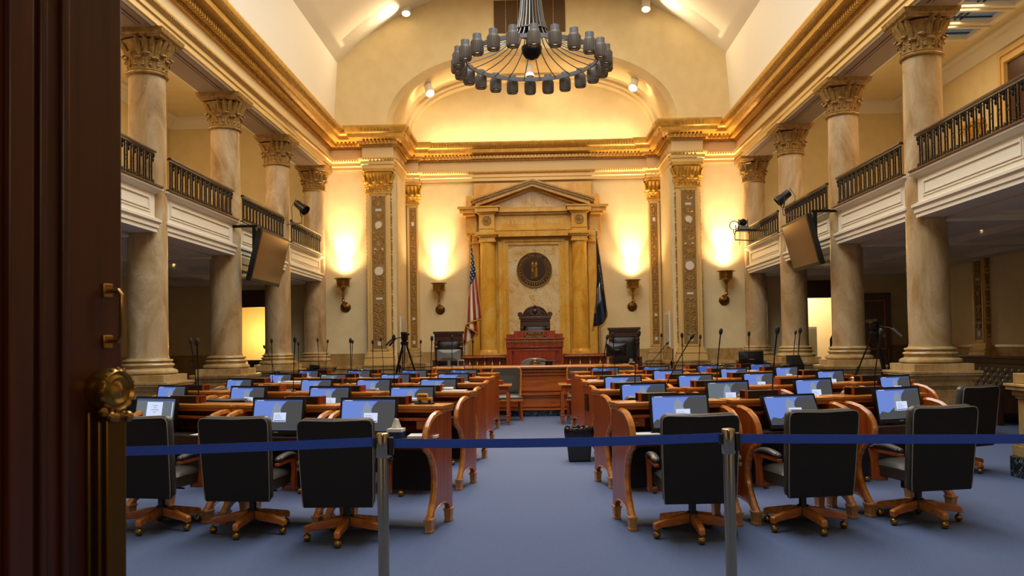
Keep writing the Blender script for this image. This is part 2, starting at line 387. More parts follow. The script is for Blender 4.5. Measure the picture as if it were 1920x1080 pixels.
# side aisle rooms
for s_, nm in ((-1, 'left'), (1, 'right')):
    X = s_ * 10.6
    mb = MB(); mb.bb(min(X, X + s_ * .2), max(X, X + s_ * .2), .9, 25, 0, 8.6)
    # end wall with doorway
    dx0, dx1 = (-8.75, -7.5) if s_ < 0 else (7.75, 8.95)
    xs = sorted((s_ * 6.0, s_ * 10.6))
    mb.bb(xs[0], dx0, 24.6, 24.8, 0, 8.6); mb.bb(dx1, xs[1], 24.6, 24.8, 0, 8.6); mb.bb(dx0, dx1, 24.6, 24.8, 3.1, 8.6)
    structure('wall_aisle_' + nm, mb, m_wall)
    # gallery ceiling
    a, b = sorted((s_ * 6.5, s_ * 10.8)); structure('ceiling_gallery_' + nm, MB().bb(a, b, .9, 25, 8.3, 8.4), m_wall)
    # gallery slab with beams under
    a, b = sorted((s_ * 6.15, s_ * 10.6)); mb = MB().bb(a, b, 9.5, 24.6, 3.45, 3.75)
    for k in range(0, 5):
        y = COLY[0] + 3.47 * k - 3.47; mb.bb(a, b, y - .22, y + .22, 3.3, 3.46); mb.bb(a, b, y - .3, y + .3, 3.4, 3.46)
    for x in (6.6, 8.4, 10.3): mb.bb(min(s_ * (x - .2), s_ * (x + .2)), max(s_ * (x - .2), s_ * (x + .2)), 9.5, 24.6, 3.34, 3.46)
    structure('ceiling_aisle_' + nm, mb, m_trim)
    # crown moulding in gallery and aisle wainscot
    P = [(X, 1), (X, 24.6), (s_ * 6, 24.6)]
    structure('trim_8' if s_ < 0 else 'trim_9', MB().sweep(P, [(0, 7.95), (.06, 7.95), (.08, 8.0), (.2, 8.12), (.22, 8.2), (.34, 8.22), (.34, 8.3)], side=-s_ * -1 if False else (1 if s_ < 0 else -1)), m_trim)
    P1 = [(X, 1), (X, 24.6), (s_ * 8.95, 24.6)]
    structure('baseboard_' + nm, MB().sweep(P1, [(0, 1.33), (.03, 1.33), (.04, 1.28), (.03, 1.27), (.03, 0)], side=(1 if s_ < 0 else -1)), m_wains)
    # pier at the corner behind the last column
    mb = MB(); a, b = sorted((s_ * 5.9, s_ * 6.55)); mb.bb(a, b, 24.585, 24.7, 0, 8.5); structure('wall_pier_' + nm, mb, m_wall)
# wall around the doorway the camera looks through
mb = MB(); mb.bb(-11, -1.35, .55, .75, 0, 8.6); mb.bb(1.9, 11, .55, .75, 0, 8.6); mb.bb(-6, 6, .55, .75, 3.4, 12.5)
structure('wall_front', mb, m_wall)
# ================================================================ COLUMNS
def leaf(w, h, flare, rr, curl=3.4, lobes=3, lob=.16, nu=6, nv=12, thick=.012, droop=.3):
    def fn(side):
        def g(u, v):
            uu = u * 2 - 1
            if v < .68: t = v / .68; z = h * .9 * t; o = flare * t ** 2.2
            else:
                t = (v - .68) / .32 * curl; o = flare + rr - rr * math.cos(t); z = h * .9 + rr * math.sin(t)
            wd = w / 2 * (.72 + .45 * math.sin(pi * min(1, v * 1.05)) ** .7) * (1 + lob * math.cos(v * lobes * 2 * pi)) * (1 if v < .72 else max(.12, 1 - ((v - .72) / .28) ** 2 * .45))
            o += -droop * abs(uu) ** 2 * w / 2 + (.012 if abs(uu) < .2 else 0) * 1.0
            return (uu * wd, -(o + side * thick / 2), z)
        return g
    return fn
def leaf_mb(*a, **k):
    f = leaf(*a, **k); mb = MB(); mb.grid(f(1), 6, 12); mb.grid(f(-1), 6, 12)
    w, h, fl, rr = a
    if k.get('lobes', 3): mb.merge(MB().ball((0, 0, 0), 1, 10, 6), Matrix.Translation((0, -(fl + rr * 1.1), h * .9 + rr * .3)) @ Matrix.Diagonal((w * .36, rr * 1.15, rr * 1.0, 1)))
    for q in ((-.3, .35), (.3, .35), (-.3, .6), (.3, .6)):
        if k.get('lobes', 3): mb.merge(MB().ball((0, 0, 0), 1, 8, 5), Matrix.Translation((q[0] * w, -(fl * q[1] ** 2 + .004), h * q[1])) @ Matrix.Diagonal((w * .16, .016, h * .12, 1)))
    return mb
LOW = leaf_mb(.19, .17, .03, .026, curl=3.0, lobes=3, lob=.09); LOW2 = leaf_mb(.17, .24, .045, .028, curl=3.0, lobes=3, lob=.09)
TALL = leaf_mb(.078, .46, .115, .03, curl=1.9, lobes=0, lob=0, thick=.02, droop=.7)
def capital(parent, kind='round', r=.285, mat=None, zb=5.93, zt=6.6, hw=.43, depth=.2):
    mat = mat or m_cap; H = zt - zb; sc = H / .67
    bell = MB(); lv = MB(); hi = MB(); ab = MB()
    if kind == 'round':
        bell.lathe([(r + .0, 0), (r + .035, .01), (r + .045, .03), (r + .03, .05), (r + .02, .06), (r + .03, .075), (r + .015, .09), (r - .02, .1), (r - .01, .35 * sc), (r + .05, .48 * sc), (r + .11, .53 * sc), (.05, .53 * sc)], 28, (0, 0, zb - .03))
        spots = [(r * math.sin(a), -r * math.cos(a), a, 0) for a in [2 * pi * i / 8 for i in range(8)]]
        spots2 = [(r * math.sin(a), -r * math.cos(a), a, 0) for a in [2 * pi * (i + .5) / 8 for i in range(8)]]
        tall = [((r + .0) * math.sin(a), -(r + .0) * math.cos(a), a, 0) for a in [2 * pi * i / 20 for i in range(18)]]
    else:
        w2 = hw - .1
        bell.bb(-w2 - .03, w2 + .03, -depth - .03, 0, 0 + zb - .03, zb + .03); bell.bb(-w2 - .015, w2 + .015, -depth - .015, 0, zb + .04, zb + .06)
        bell.bb(-w2 + .03, w2 - .03, -depth + .03, 0, zb, zb + .3 * sc)
        bell.add([(x * (w2 - .03 + (.0 if z < .4 else .1)), -depth + .03 - (0 if z < .4 else .1) if y else 0, zb + z * sc) for z in (.3, .53) for x, y in ((-1, 1), (1, 1), (1, 0), (-1, 0))], [(0, 1, 5, 4), (1, 2, 6, 5), (3, 0, 4, 7), (4, 5, 6, 7)])
        n = max(2, round(w2 * 2 / .19)); spots = [(-w2 + w2 * 2 * (i + .5) / n, -depth, 0, 0) for i in range(n)] + [(s_ * w2, -depth / 2, s_ * pi / 2, 0) for s_ in (-1, 1)]
        spots2 = [(-w2 + w2 * 2 * i / n, -depth, 0 if 0 < i < n else (-pi / 4 if i == 0 else pi / 4), 0) for i in range(n + 1)]
        nt = max(3, round(w2 * 2 / .1)); tall = [(-w2 + w2 * 2 * (i + .5) / nt, -depth, 0, 0) for i in range(nt)] + [(s_ * w2, -depth * f, s_ * pi / 2, 0) for s_ in (-1, 1) for f in (.3, .75)]
    for sp, src, dst, dz in ((spots, LOW, lv, .06), (spots2, LOW2, lv, .06), (tall, TALL, hi, .08)):
        for x, y, a, q in sp: dst.merge(src, Matrix.Translation((x, y, zb + dz * sc)) @ Matrix.Rotation(a, 4, 'Z') @ Matrix.Scale(sc, 4))
    bell.build('bell', mat, parent); lv.build('acanthus_leaves', mat, parent, smooth=50); hi.build('palm_leaves', mat, parent, smooth=50)
    z1 = zb + .53 * sc
    if kind == 'round':

        for q0, q1, e0, e1 in ((z1 - .0, z1 + .035, hw - .06, hw - .04), (z1 + .035, z1 + .06, hw - .04, hw - .01), (z1 + .06, zt, hw - .01, hw + .01)):
            ab.add([(x * e, y * e, z) for z, e in ((q0, e0), (q1, e1)) for x, y in ((-1, -1), (1, -1), (1, 1), (-1, 1))], [(3, 2, 1, 0), (4, 5, 6, 7), (0, 1, 5, 4), (1, 2, 6, 5), (2, 3, 7, 6), (3, 0, 4, 7)])
    else:
        ab.bb(-hw + .05, hw - .05, -depth - .06, 0, z1, z1 + .05); ab.bb(-hw, hw, -depth - .1, 0, z1 + .05, zt)
    ab.build('abacus', mat, parent, bevel=.006)
def column(label, loc):
    t = thing('marble_column', label, 'column', loc, 0, 'marble columns of the two colonnades')
    m = MB()
    for z, z2, h in ((0, .14, .46), (.2, .74, .40), (.74, .77, .42), (.77, .86, .44), (.86, .93, .47), (.93, .96, .53), (.96, 1.0, .54)): m.bb(-h, h, -h, h, z, z2)
    m.bb(-.43, .43, -.43, .43, .14, .2)
    m.build('pedestal', m_ped, t, bevel=.006)
    m = MB(); m.bb(-.45, .45, -.45, .45, 1.0, 1.11); m.build('plinth', m_ped, t, bevel=.005)
    m = MB(); pr = [(.36, 1.11), (.43, 1.115), (.455, 1.14), (.45, 1.17), (.42, 1.19), (.39, 1.2), (.37, 1.215), (.375, 1.235), (.395, 1.25), (.40, 1.265), (.385, 1.285), (.36, 1.29), (.35, 1.31), (.37, 1.315), (.38, 1.33), (.37, 1.35), (.335, 1.355), (.32, 1.37)]
    m.lathe(pr, 40); m.build('base', m_ped, t)
    m = MB(); m.lathe([(.318, 1.37), (.306, 1.42), (.306, 2.2), (.303, 3.2), (.297, 4.3), (.288, 5.3), (.283, 5.9)], 40); m.build('shaft', m_col, t)
    capital(t); return t
c0 = None
names = ['nearest the camera', 'second from the camera', 'third from the camera', 'farthest, beside the back wall']
for s_, nm in ((-1, 'left'), (1, 'right')):
    for k in range(4):
        lab = 'tan marble column with leafy capital in the %s colonnade, %s' % (nm, names[k])
        if c0 is None: c0 = column(lab, (s_ * 6.2, COLY[k], 0))
        else: dup(c0, (s_ * 6.2, COLY[k], 0), 0, lab)
# ================================================================ BALCONY FRONTS + RAILINGS
def module():
    b = MB()
    for x in (-.075, .0): b.bb(x - .009, x + .009, -.009, .009, 0, .50)
    for z in (.12, .25, .38):
        for x in (-.075, 0): b.ball((x, 0, z), .014, 6, 4)
    pts = [(-.0375 + .024 * math.cos(a), 0, .25 + .034 * math.sin(a)) for a in [2 * pi * i / 10 for i in range(11)]]
    b.tube(pts, .006, 5)
    o = MB()
    for i in range(5): # flower at the foot and hanging bud at the head
        a = 2 * pi * i / 5; o.ball((.045 + .022 * math.cos(a), 0, .05 + .03 * math.sin(a)), .016, 6, 4)
    o.ball((.045, 0, .05), .018, 6, 4)
    o.lathe([(.004, .36), (.016, .375), (.02, .40), (.012, .43), (.028, .445), (.03, .47), (.01, .49)], 8, (.045, 0, 0))
    for i in range(-1, 2): o.ball((.045 + i * .02, 0, .465), .014, 6, 4)
    return b, o
BAR, ORN = module(); me_bar = BAR.mesh('baluster', m_iron); me_orn = ORN.mesh('ornament', m_iron)
def railing(label, x, y0, y1):
    L = y1 - y0; t = thing('balcony_railing', label, 'railing', (x, y0, 4.09), 0, 'wrought iron balcony railings')
    MB().prism([(-.035, .515), (.035, .515), (.04, .535), (.025, .56), (-.025, .56), (-.04, .535)], 0, L, 'xz').build('handrail', m_woodd, t)
    m = MB(); m.bb(-.012, .012, 0, L, .485, .5); m.bb(-.01, .01, 0, L, .445, .455); m.bb(-.012, .012, 0, L, .0, .015); m.bb(-.008, .008, 0, L, .055, .065); m.build('rails', m_iron, t)
    n = round(L / .205); 
    for i in range(n):
        o = bpy.data.objects.new('baluster', me_bar); COL.objects.link(o); o.parent = t; o.location = (0, (i + .5) * L / n, 0); o.rotation_euler = (0, 0, pi / 2)
        q = bpy.data.objects.new('ornament', me_orn); COL.objects.link(q); q.parent = o
    return t
par = [('from the camera end to the first column', 10.2, COLY[0] - .25), ('between first and second column', COLY[0] + .05, COLY[1] - .25), ('between second and third column', COLY[1] + .05, COLY[2] - .25), ('between third and farthest column', COLY[2] + .05, COLY[3] - .25)]
for s_, nm in ((-1, 'left'), (1, 'right')):
    for i, (w_, y0, y1) in enumerate(par):
        railing('black iron railing, %s gallery, %s' % (nm, w_), s_ * 5.93, y0 + (.15 if i else 0), y1 - .1)
        fp = [(s_ * 6.35, y0), (s_ * 5.93, y0), (s_ * 5.93, y1), (s_ * 6.35, y1)]
        sd = -1 if s_ > 0 else 1
        m = MB().sweep(fp, [(-.06, 3.36), (0, 3.36), (.0, 3.42), (.02, 3.43), (.02, 3.49), (.05, 3.52), (.05, 3.56), (-.03, 3.6), (-.03, 3.96), (0, 3.98), (.03, 4.0), (.07, 4.03), (.07, 4.06), (-.3, 4.06)], side=sd)
        # raised panel frame
        fx = s_ * 5.96; fr = MB()
        for d, e in ((.10, .012), (.14, .02)):
            a, b = sorted((fx, fx - s_ * e)); ya, yb, za, zb = y0 + d + .1, y1 - d - .1, 3.56 + d, 3.98 - d * .6
            for q in ((ya, yb, za, za + .022), (ya, yb, zb - .022, zb), (ya, ya + .022, za + .022, zb - .022), (yb - .022, yb, za + .022, zb - .022)): m.bb(a, b, *q)
        a, b = sorted((s_ * 5.99, s_ * 6.35)); m.bb(a, b, y0 + .02, y1 - .02, 3.36, 4.05)
        structure('trim_1%d' % (i + (4 if s_ > 0 else 0)), m, m_trim)
        a, b = sorted((s_ * 5.84, s_ * 6.4)); structure('trim_2%d' % (i + (4 if s_ > 0 else 0)), MB().bb(a, b, y0 - .05, y1 + .03, 4.062, 4.09), m_woodd)
# ================================================================ GILDED PILASTERS
def relief(zb, zt, w, seed=1, cut=()):
    """scroll ornament in local xz plane facing -y"""
    rnd = random.Random(seed); m = MB(); z = zb; i = 0
    while z < zt - .06:
        h = .128
        if not any(abs(z + h / 2 - c) < d for c, d in cut):
            k = i % 3
            if k == 0:
                for s_ in (-1, 1):
                    pts = []
                    for j in range(13):
                        a = j / 12 * 3.3 * pi / 2; r = w * .23 * (1 - j / 15); pts.append((s_ * (w * .24 - r * math.cos(a) * .9), -.012, z + .07 + r * math.sin(a)))
                    m.tube(pts, .012, 5); m.ball((s_ * w * .24, -.012, z + .07), .02, 6, 4)
            elif k == 1:
                for s_ in (-1, 0, 1):
                    for j in range(3): m.ball((s_ * w * .27 + rnd.uniform(-.01, .01), -.008, z + .03 + j * .045), .021 - .003 * j, 6, 4, 1.2)
                for s_ in (-1, 1): m.tube([(s_ * w * .38, -.01, z + .02), (s_ * w * .2, -.02, z + .08), (s_ * w * .4, -.01, z + .14)], .01, 5)
            else:
                m.lathe([(.02, 0), (.05, .02), (.035, .05), (.06, .09), (.055, .12), (.02, .13)], 8, (0, -.0, z), sq=.5)
                for s_ in (-1, 1):
                    m.tube([(s_ * .06, -.01, z + .03), (s_ * w * .3, -.02, z + .05), (s_ * w * .38, -.01, z + .12), (s_ * w * .26, -.01, z + .11)], .011, 5)
        z += h; i += 1
    return m
def pilaster(name, label, loc, rz, w, d, zb=1.3, zt=6.6, med=True, split=None, group=None, mat=m_goldlt, capm=m_gold, pe=1):
    t = thing(name, label, 'pilaster', loc, rz, group)
    m = MB(); h = w / 2
    for z, z2, e in ((0, .7, .10), (.7, .86, .12), (.86, .94, .16), (.94, .98, .18)): m.bb(-h - e * pe, h + e * pe, -d - e * pe, 0, z, z2)
    m.build('pedestal', m_wains, t, bevel=.004)
    m = MB()
    for z, z2, e in ((.98, 1.09, .10), (1.09, 1.15, .09), (1.15, 1.19, .05), (1.19, 1.24, .07), (1.24, zb + .04, .03)): m.bb(-h - e * pe, h + e * pe, -d - e * pe, 0, z, z2)
    m.build('base', m_ped if not med else m_goldlt, t, bevel=.006)
    m = MB(); m.bb(-h, h, -d, 0, zb, 5.95)
    z_0, z_1 = zb + .14, 5.80; pw = w * .58
    for e, q in ((.0, .014), (.025, .022)):
        for a in ((-pw / 2 - .03 - e, -pw / 2 - .01 - e, z_0 - .03 - e, z_1 + .03 + e), (pw / 2 + .01 + e, pw / 2 + .03 + e, z_0 - .03 - e, z_1 + .03 + e)): m.bb(a[0], a[1], -d - q, -d, a[2], a[3])
        for z in (z_0 - .03 - e, z_1 + .01 + e): m.bb(-pw / 2 - .03 - e, pw / 2 + .03 + e, -d - q, -d, z, z + .02)
    m.build('shaft', mat, t)
    cuts = [(5.41, .09), (4.98, .15), (3.66, .2), (2.87, .09), (1.6, .1), (4.28, .07)] if med else [(5.3, .1), (1.62, .1), (2.35, .06)]
    m = relief(z_0, z_1, pw, seed=int(w * 100), cut=cuts); g = MB().merge(m, Matrix.Translation((0, -d, 0)))
    g.mat(0)
    if d > .12 and med:
        for s_ in (-1, 1): g.merge(relief(z_0, z_1, d * .6, 5), Matrix.Translation((s_ * h, -d / 2, 0)) @ Matrix.Rotation(s_ * pi / 2, 4, 'Z'))
    g.mat(1)
    if med:
        g.bb(-.085, .085, -d - .012, -d, 5.375, 5.445); g.bb(-.09, .09, -d - .012, -d, 2.84, 2.9); g.bb(-.06, .06, -d - .012, -d, 1.53, 1.65)
        for z, r in ((4.98, .095), (3.66, .125)): g.cyl((0, -d, z), r, .02, 20, 'y')
        for s_ in (-1, 1): g.lathe([(.03, 0), (.03, .015)], 10, (s_ * .1, -d, 4.28), 'y')
    else:
        g.bb(-.04, .04, -d - .012, -d, 5.24, 5.36); g.bb(-.04, .04, -d - .012, -d, 1.57, 1.67); g.cyl((0, -d, 2.35), .045, .016, 12, 'y')
    g.mat(0)
    if med:
        for z, r in ((4.98, .11), (3.66, .145)): g.tube([(r * math.cos(a), -d - .01, z + r * math.sin(a)) for a in [2 * pi * i / 20 for i in range(21)]], .014, 5)
    g.mat(2); g.bb(-pw / 2, pw / 2, -d - .004, -d, z_0, z_1); g.mat(0)
    g.build('relief_panel', [m_golddk, m_cameo, m_field], t)
    capital(t, 'sq', mat=capm, zb=5.9, zt=zt, hw=h + .09, depth=d)
    return t
for s_, nm in ((-1, 'left'), (1, 'right')):
    pilaster('gilded_pilaster', 'wide gilded pilaster with medallions at the %s edge of the back recess' % nm, (s_ * 4.41, YB + .02, 0), 0, .68, .22, group='wide gilded pilasters')
    pilaster('gilded_pilaster', 'narrow gilded pilaster in the %s rear corner of the recess' % nm, (s_ * 3.74, YR + .1, 0), 0, .36, .12, med=False, group='narrow gilded pilasters')
    pilaster('gilded_pilaster', 'gilded corner pilaster behind the farthest %s column' % nm, (s_ * 6.05, 24.58, 0), 0, .34, .06, med=False, group='corner gilded pilasters', pe=.25)
# pilasters on the outer aisle wall (right one in view)
pilaster('gilded_pilaster', 'dim gilded pilaster on the right aisle wall above the bench', (10.62, 20.4, 0), -pi / 2, .55, .14, zb=1.3, zt=6.6, med=True)
# ================================================================ AEDICULE (golden marble frontispiece)
AY = YR - .02
t = thing('marble_aedicule', 'golden marble pedimented frontispiece on the back wall behind the rostrum', 'monument', (0, AY, 0))
AY0 = 0
m = MB(); m.bb(-1.83, 1.83, -.06, .12, 5.9, 6.52); m.bb(-2.05, 2.05, -.1, .12, 5.66, 6.12); m.build('attic_block', m_aed, t, bevel=.01)
m = MB(); m.bb(-1.98, 1.98, -.14, .1, .9, 5.0); m.bb(-1.98, 1.98, -.14, .1, 5.0, 5.7); m.build('back_slab', m_aed, t)
m = MB(); m.bb(-.78, .78, -.19, -.1, 1.2, 4.56); m.build('centre_panel', m_aedp, t)
m = MB()
for q in ((-.98, -.78), (.78, .98)): m.bb(q[0], q[1], -.21, -.1, .9, 4.56)
m.bb(-.98, .98, -.21, -.1, 4.56, 4.76)
for e, y in ((.80, .235), (.90, .25)):
    for s_ in (-1, 1): m.bb(s_ * e - .025, s_ * e + .025, -y, -.2, .9, 4.56 + (e - .8))
    m.bb(-e - .025, e + .025, -y, -.2, 4.56 + (e - .8), 4.60 + (e - .8))
m.build('door_frame_moulding', m_aed, t)
for s_ in (-1, 1):
    m = MB(); m.bb(s_ * 1.4 - .26, s_ * 1.4 + .26, -.62, -.1, .9, 1.3); m.bb(s_ * 1.4 - .33, s_ * 1.4 + .33, -.70, -.1, 1.18, 1.22)
    m.lathe([(.31, 1.22), (.31, 1.27), (.28, 1.29), (.27, 1.33), (.24, 1.36)], 28, (s_ * 1.4, -.38, 0)); m.build('column_base', m_aed, t)
    m = MB(); m.lathe([(.245, 1.3), (.245, 2.6), (.225, 4.66)], 32, (s_ * 1.4, -.38, 0)); m.build('column_shaft', m_aed, t)
    m = MB(); m.bb(s_ * 1.83 - .15, s_ * 1.83 + .15, -.24, -.1, .9, 4.66); m.bb(s_ * 1.03 - .05, s_ * 1.03 + .05, -.26, -.1, .9, 4.66); m.build('side_pilaster', m_aed, t)
    m = MB(); x = s_ * 1.4
    for z, z2, e in ((4.62, 4.68, .26), (4.68, 4.78, .24), (4.78, 4.83, .29), (4.83, 4.92, .34)): m.bb(x - e, x + e, -.38 - e, -.1, z, z2)
    for z, z2, e in ((4.62, 4.68, .20), (4.68, 4.78, .18), (4.78, 4.83, .22), (4.83, 4.92, .26)): m.bb(s_ * 1.83 - e + .05, s_ * 1.83 + e - .05, -.3 - e * .3, -.1, z, z2)
    for i in range(6): m.ball((x - .2 + i * .08, -.66, 4.8), .028, 8, 5)
    m.build('capital', m_aed, t, bevel=.006)
    m = MB(); m.bb(x - .24, x + .24, -.62, -.1, 4.92, 5.02); m.bb(x - .25, x + .25, -.64, -.1, 5.02, 5.05); m.bb(x - .235, x + .235, -.615, -.1, 5.05, 5.48)
    for q, e in (((5.48, 5.53), .28), ((5.53, 5.66), .36), ((5.66, 5.70), .40)): m.bb(x - e, x + e, -.38 - e, -.1, q[0], q[1])
    m.bb(s_ * 1.9 - .17, s_ * 1.9 + .17, -.26, -.1, 4.92, 5.48)
    for q, e in (((5.46, 5.53), .19), ((5.53, 5.64), .28), ((5.64, 5.72), .34)): m.bb(s_ * 1.95 - e, s_ * 1.95 + e, -.26 - e, -.1, q[0], q[1])
    m.build('entablature_block', m_aed, t, bevel=.006)
    r = MB(); r.cyl((x, -.615, 5.27), .14, .012, 24, 'y'); r.tube([(x + .13 * math.cos(a), -.63, 5.27 + .13 * math.sin(a)) for a in [2 * pi * i / 24 for i in range(25)]], .014, 6)
    for i in range(12):
        a = 2 * pi * i / 12; r.tube([(x + .03 * math.cos(a), -.635, 5.27 + .03 * math.sin(a)), (x + .10 * math.cos(a), -.63, 5.27 + .10 * math.sin(a))], .011, 5)
    r.ball((x, -.63, 5.27), .03, 8, 6); r.build('rosette', m_golddk, t)
m = MB(); m.bb(-1.2, 1.2, -.42, -.1, 4.80, 5.0); m.bb(-1.2, 1.2, -.44, -.1, 4.98, 5.04); m.bb(-1.2, 1.2, -.38, -.1, 5.04, 5.46)
m.bb(-1.2, 1.2, -.46, -.1, 5.46, 5.53); m.bb(-1.2, 1.2, -.56, -.1, 5.53, 5.66)
m.build('lintel', m_aed, t, bevel=.004)
m = MB()
for i in range(46):
    m.bb(-1.15 + i * .05, -1.125 + i * .05, -.5, -.4, 5.48, 5.53); m.bb(-1.15 + i * .05, -1.125 + i * .05, -.575, -.5, 5.655, 5.68)
m.build('dentils', m_aed, t)
text_mesh('IN GOD WE TRUST', .20, 'inscription', m_goldlt, t, (0, -.385, 5.24), (pi / 2, 0, 0), .006, sx=1.08)
# pediment
m = MB(); m.prism([(-1.5, 5.66), (1.5, 5.66), (0, 6.3)], -.3, -.1, 'xz'); m.build('tympanum', m_aedp, t)
m = MB()
for s_ in (-1, 1):
    def rk(dz0, dz1, y, ex=0): # raking band, dz measured upward from the lower edge line
        p0 = (s_ * (1.62 + ex), 5.70); p1 = (0, 6.30)
        return [(p0[0], p0[1] + dz0), (p1[0], p1[1] + dz0), (p1[0], p1[1] + dz1), (p0[0], p0[1] + dz1)], -y
    for a, b, y, ex in ((-.06, .0, .42, 0), (0, .10, .66, .12), (.10, .15, .72, .2), (.15, .20, .76, .26)):
        q, yy = rk(a, b, y, ex); m.prism(q, yy, -.1, 'xz')
m.build('raking_cornice', m_aed, t)
m = MB()
for s_ in (-1, 1):
    for i in range(34):
        f = (i + .5) / 34; x = s_ * 1.86 * (1 - f); z = 5.70 + .6 * f
        m.box((x, -.775, z + .165), (.032, .04, .06)); m.box((x, -.70, z + .085), (.03, .05, .035))
m.build('cornice_beading', m_golddk, t)
# the bronze seal hangs on the panel
t = thing('bronze_seal', 'round dark bronze seal with two embracing figures and ring of letters', 'seal', (.02, AY - .20, 3.78))
m = MB(); m.cyl((0, 0, 0), .53, .04, 64, 'y'); m.build('disc', m_bronze, t)
m = MB()
for r, q in ((.525, .016), (.37, .01)): m.tube([(r * math.cos(a), -.045, r * math.sin(a)) for a in [2 * pi * i / 64 for i in range(65)]], q, 6)
m.build('rim', m_bronzel, t)
word = 'COMMONWEALTH OF KENTUCKY'
for i, ch in enumerate(word):
    if ch == ' ': continue
    a = math.radians(218 - (256) * i / (len(word) - 1)); r = .445
    text_mesh(ch, .125, 'letter', m_bronzel, t, (r * math.cos(a), -.045, r * math.sin(a)), (pi / 2, pi / 2 - a if False else -(a - pi / 2), 0), .008)
m = MB()
for i in range(9): # leaf spray at the foot
    a = math.radians(232 + i * 9.5)
    for r in (.42, .47): m.ball((r * math.cos(a), -.045, r * math.sin(a)), .022, 6, 4)
m.build('leaf_spray', m_bronzel, t)
m = MB()
def figure(m, x, skirt):
    m.ball((x, -.05, .25), .03, 8, 6); m.lathe([(.03, 0), (.045, .06), (.05, .16), (.03, .2)], 8, (x, -.045, .04), sq=.6)
    if skirt: m.lathe([(.06, -.24), (.05, -.05), (.045, .06)], 10, (x, -.045, .02), sq=.5)
    else:
        m.lathe([(.055, -.08), (.045, .04)], 10, (x, -.045, .02), sq=.6)
        for d in (-.02, .025): m.tube([(x + d, -.05, -.05), (x + d * 1.3, -.05, -.24)], .015, 6)
    m.box((x - .01, -.05, -.25), (.08, .03, .02))
figure(m, -.05, False); figure(m, .06, True)
m.tube([(-.08, -.06, .17), (-.03, -.08, .12), (.05, -.08, .13), (.09, -.06, .18)], .013, 6); m.tube([(.09, -.06, .15), (.02, -.08, .08), (-.06, -.08, .09)], .013, 6)
m.build('figures', m_bronzel, t)
# louvres at the recess jambs, vent cloth in the vault wall
for s_, nm in ((-1, 'left'), (1, 'right')):
    t = thing('wall_louvre', 'white slatted louvre low on the %s side wall of the recess' % nm, 'louvre', (s_ * (RXW - .01), 25.3, 1.35)); m = MB()
    m.bb(-.03 if s_ > 0 else 0, 0 if s_ > 0 else .03, -.45, .45, 0, 1.05); m.build('frame', m_trim, t)
    m = MB()
    for i in range(24): m.box((-s_ * .04, 0, .05 + i * .04), (.02, .82, .022))
    m.build('slats', m_white, t)
t = thing('vent_panel', 'brown six-strip vent panel high on the back wall behind the chandelier', 'vent', (0, YB - .01, 10.5))
m = MB(); m.bb(-1.03, 1.03, -.02, .0, 0, .95); m.build('panel', m_vent, t)
m = MB()
for i in range(1, 6): m.bb(-1.03 + i * .343 - .01, -1.03 + i * .343 + .01, -.035, -.015, 0, .95)
m.build('bars', m_golddk, t)
# ================================================================ WALL SCONCES
def sconce(label, loc, lp=60):
    t = thing('wall_sconce', label, 'wall lamp', loc, 0, 'brass uplight sconces')
    m = MB(); m.lathe([(.10, -.22), (.16, -.20), (.175, -.06), (.185, -.05), (.2, -.02), (.25, -.01), (.25, .01), (.20, .012), (.17, -.0), (.15, -.18)], 28, (0, -.32, 0), close=False)
    for i in range(18):
        a = 2 * pi * i / 18; m.tube([(.165 * math.cos(a), -.32 + .165 * math.sin(a), -.19), (.187 * math.cos(a), -.32 + .187 * math.sin(a), -.05)], .007, 4)
    m.cyl((0, -.32, -.24), .19, .03, 28); m.build('bowl', m_brass, t)
    m = MB(); m.lathe([(.02, -.62), (.035, -.60), (.03, -.5), (.045, -.44), (.03, -.4), (.05, -.33), (.09, -.27), (.12, -.24)], 16, (0, -.32, 0)); m.ball((0, -.32, -.64), .05, 10, 6)
    m.tube([(0, -.32, -.6), (0, -.28, -.72), (0, -.16, -.78), (0, -.02, -.8)], .03, 8); m.build('stem', m_brass, t)
    m = MB(); m.lathe([(.15, 0), (.15, .02), (.12, .04), (.11, .035), (.07, .05), (.05, .08), (.01, .09)], 24, (0, 0, -.8), 'y'); m.build('wall_rose', m_brassdk, t)
    m = MB(); m.cyl((0, -.32, -.16), .1, .05, 16); m.build('lamp', m_glow, t)
    x, y, z = loc
    sp = spot('sconce_light', (x, y - .30, z - .09), (x, y - .04, z + 1.9), lp * 1.7, WARM, 46, 1.0, .05); spot('sconce_flood', (x, y - .3, z + .0), (x, y - .35, z + 2), lp * .22, WARM, 130, 1.0, .07)
    return t
sconce('brass bowl sconce on the outer left bay of the back wall', (-5.42, YB, 3.45), 900)
sconce('brass bowl sconce left of the aedicule beside the striped flag', (-2.93, YR + .1, 3.42), 900)
sconce('brass bowl sconce right of the aedicule beside the navy flag', (3.03, YR + .1, 3.42), 900)
sconce('brass bowl sconce on the outer right bay of the back wall', (5.40, YB, 3.47), 900)
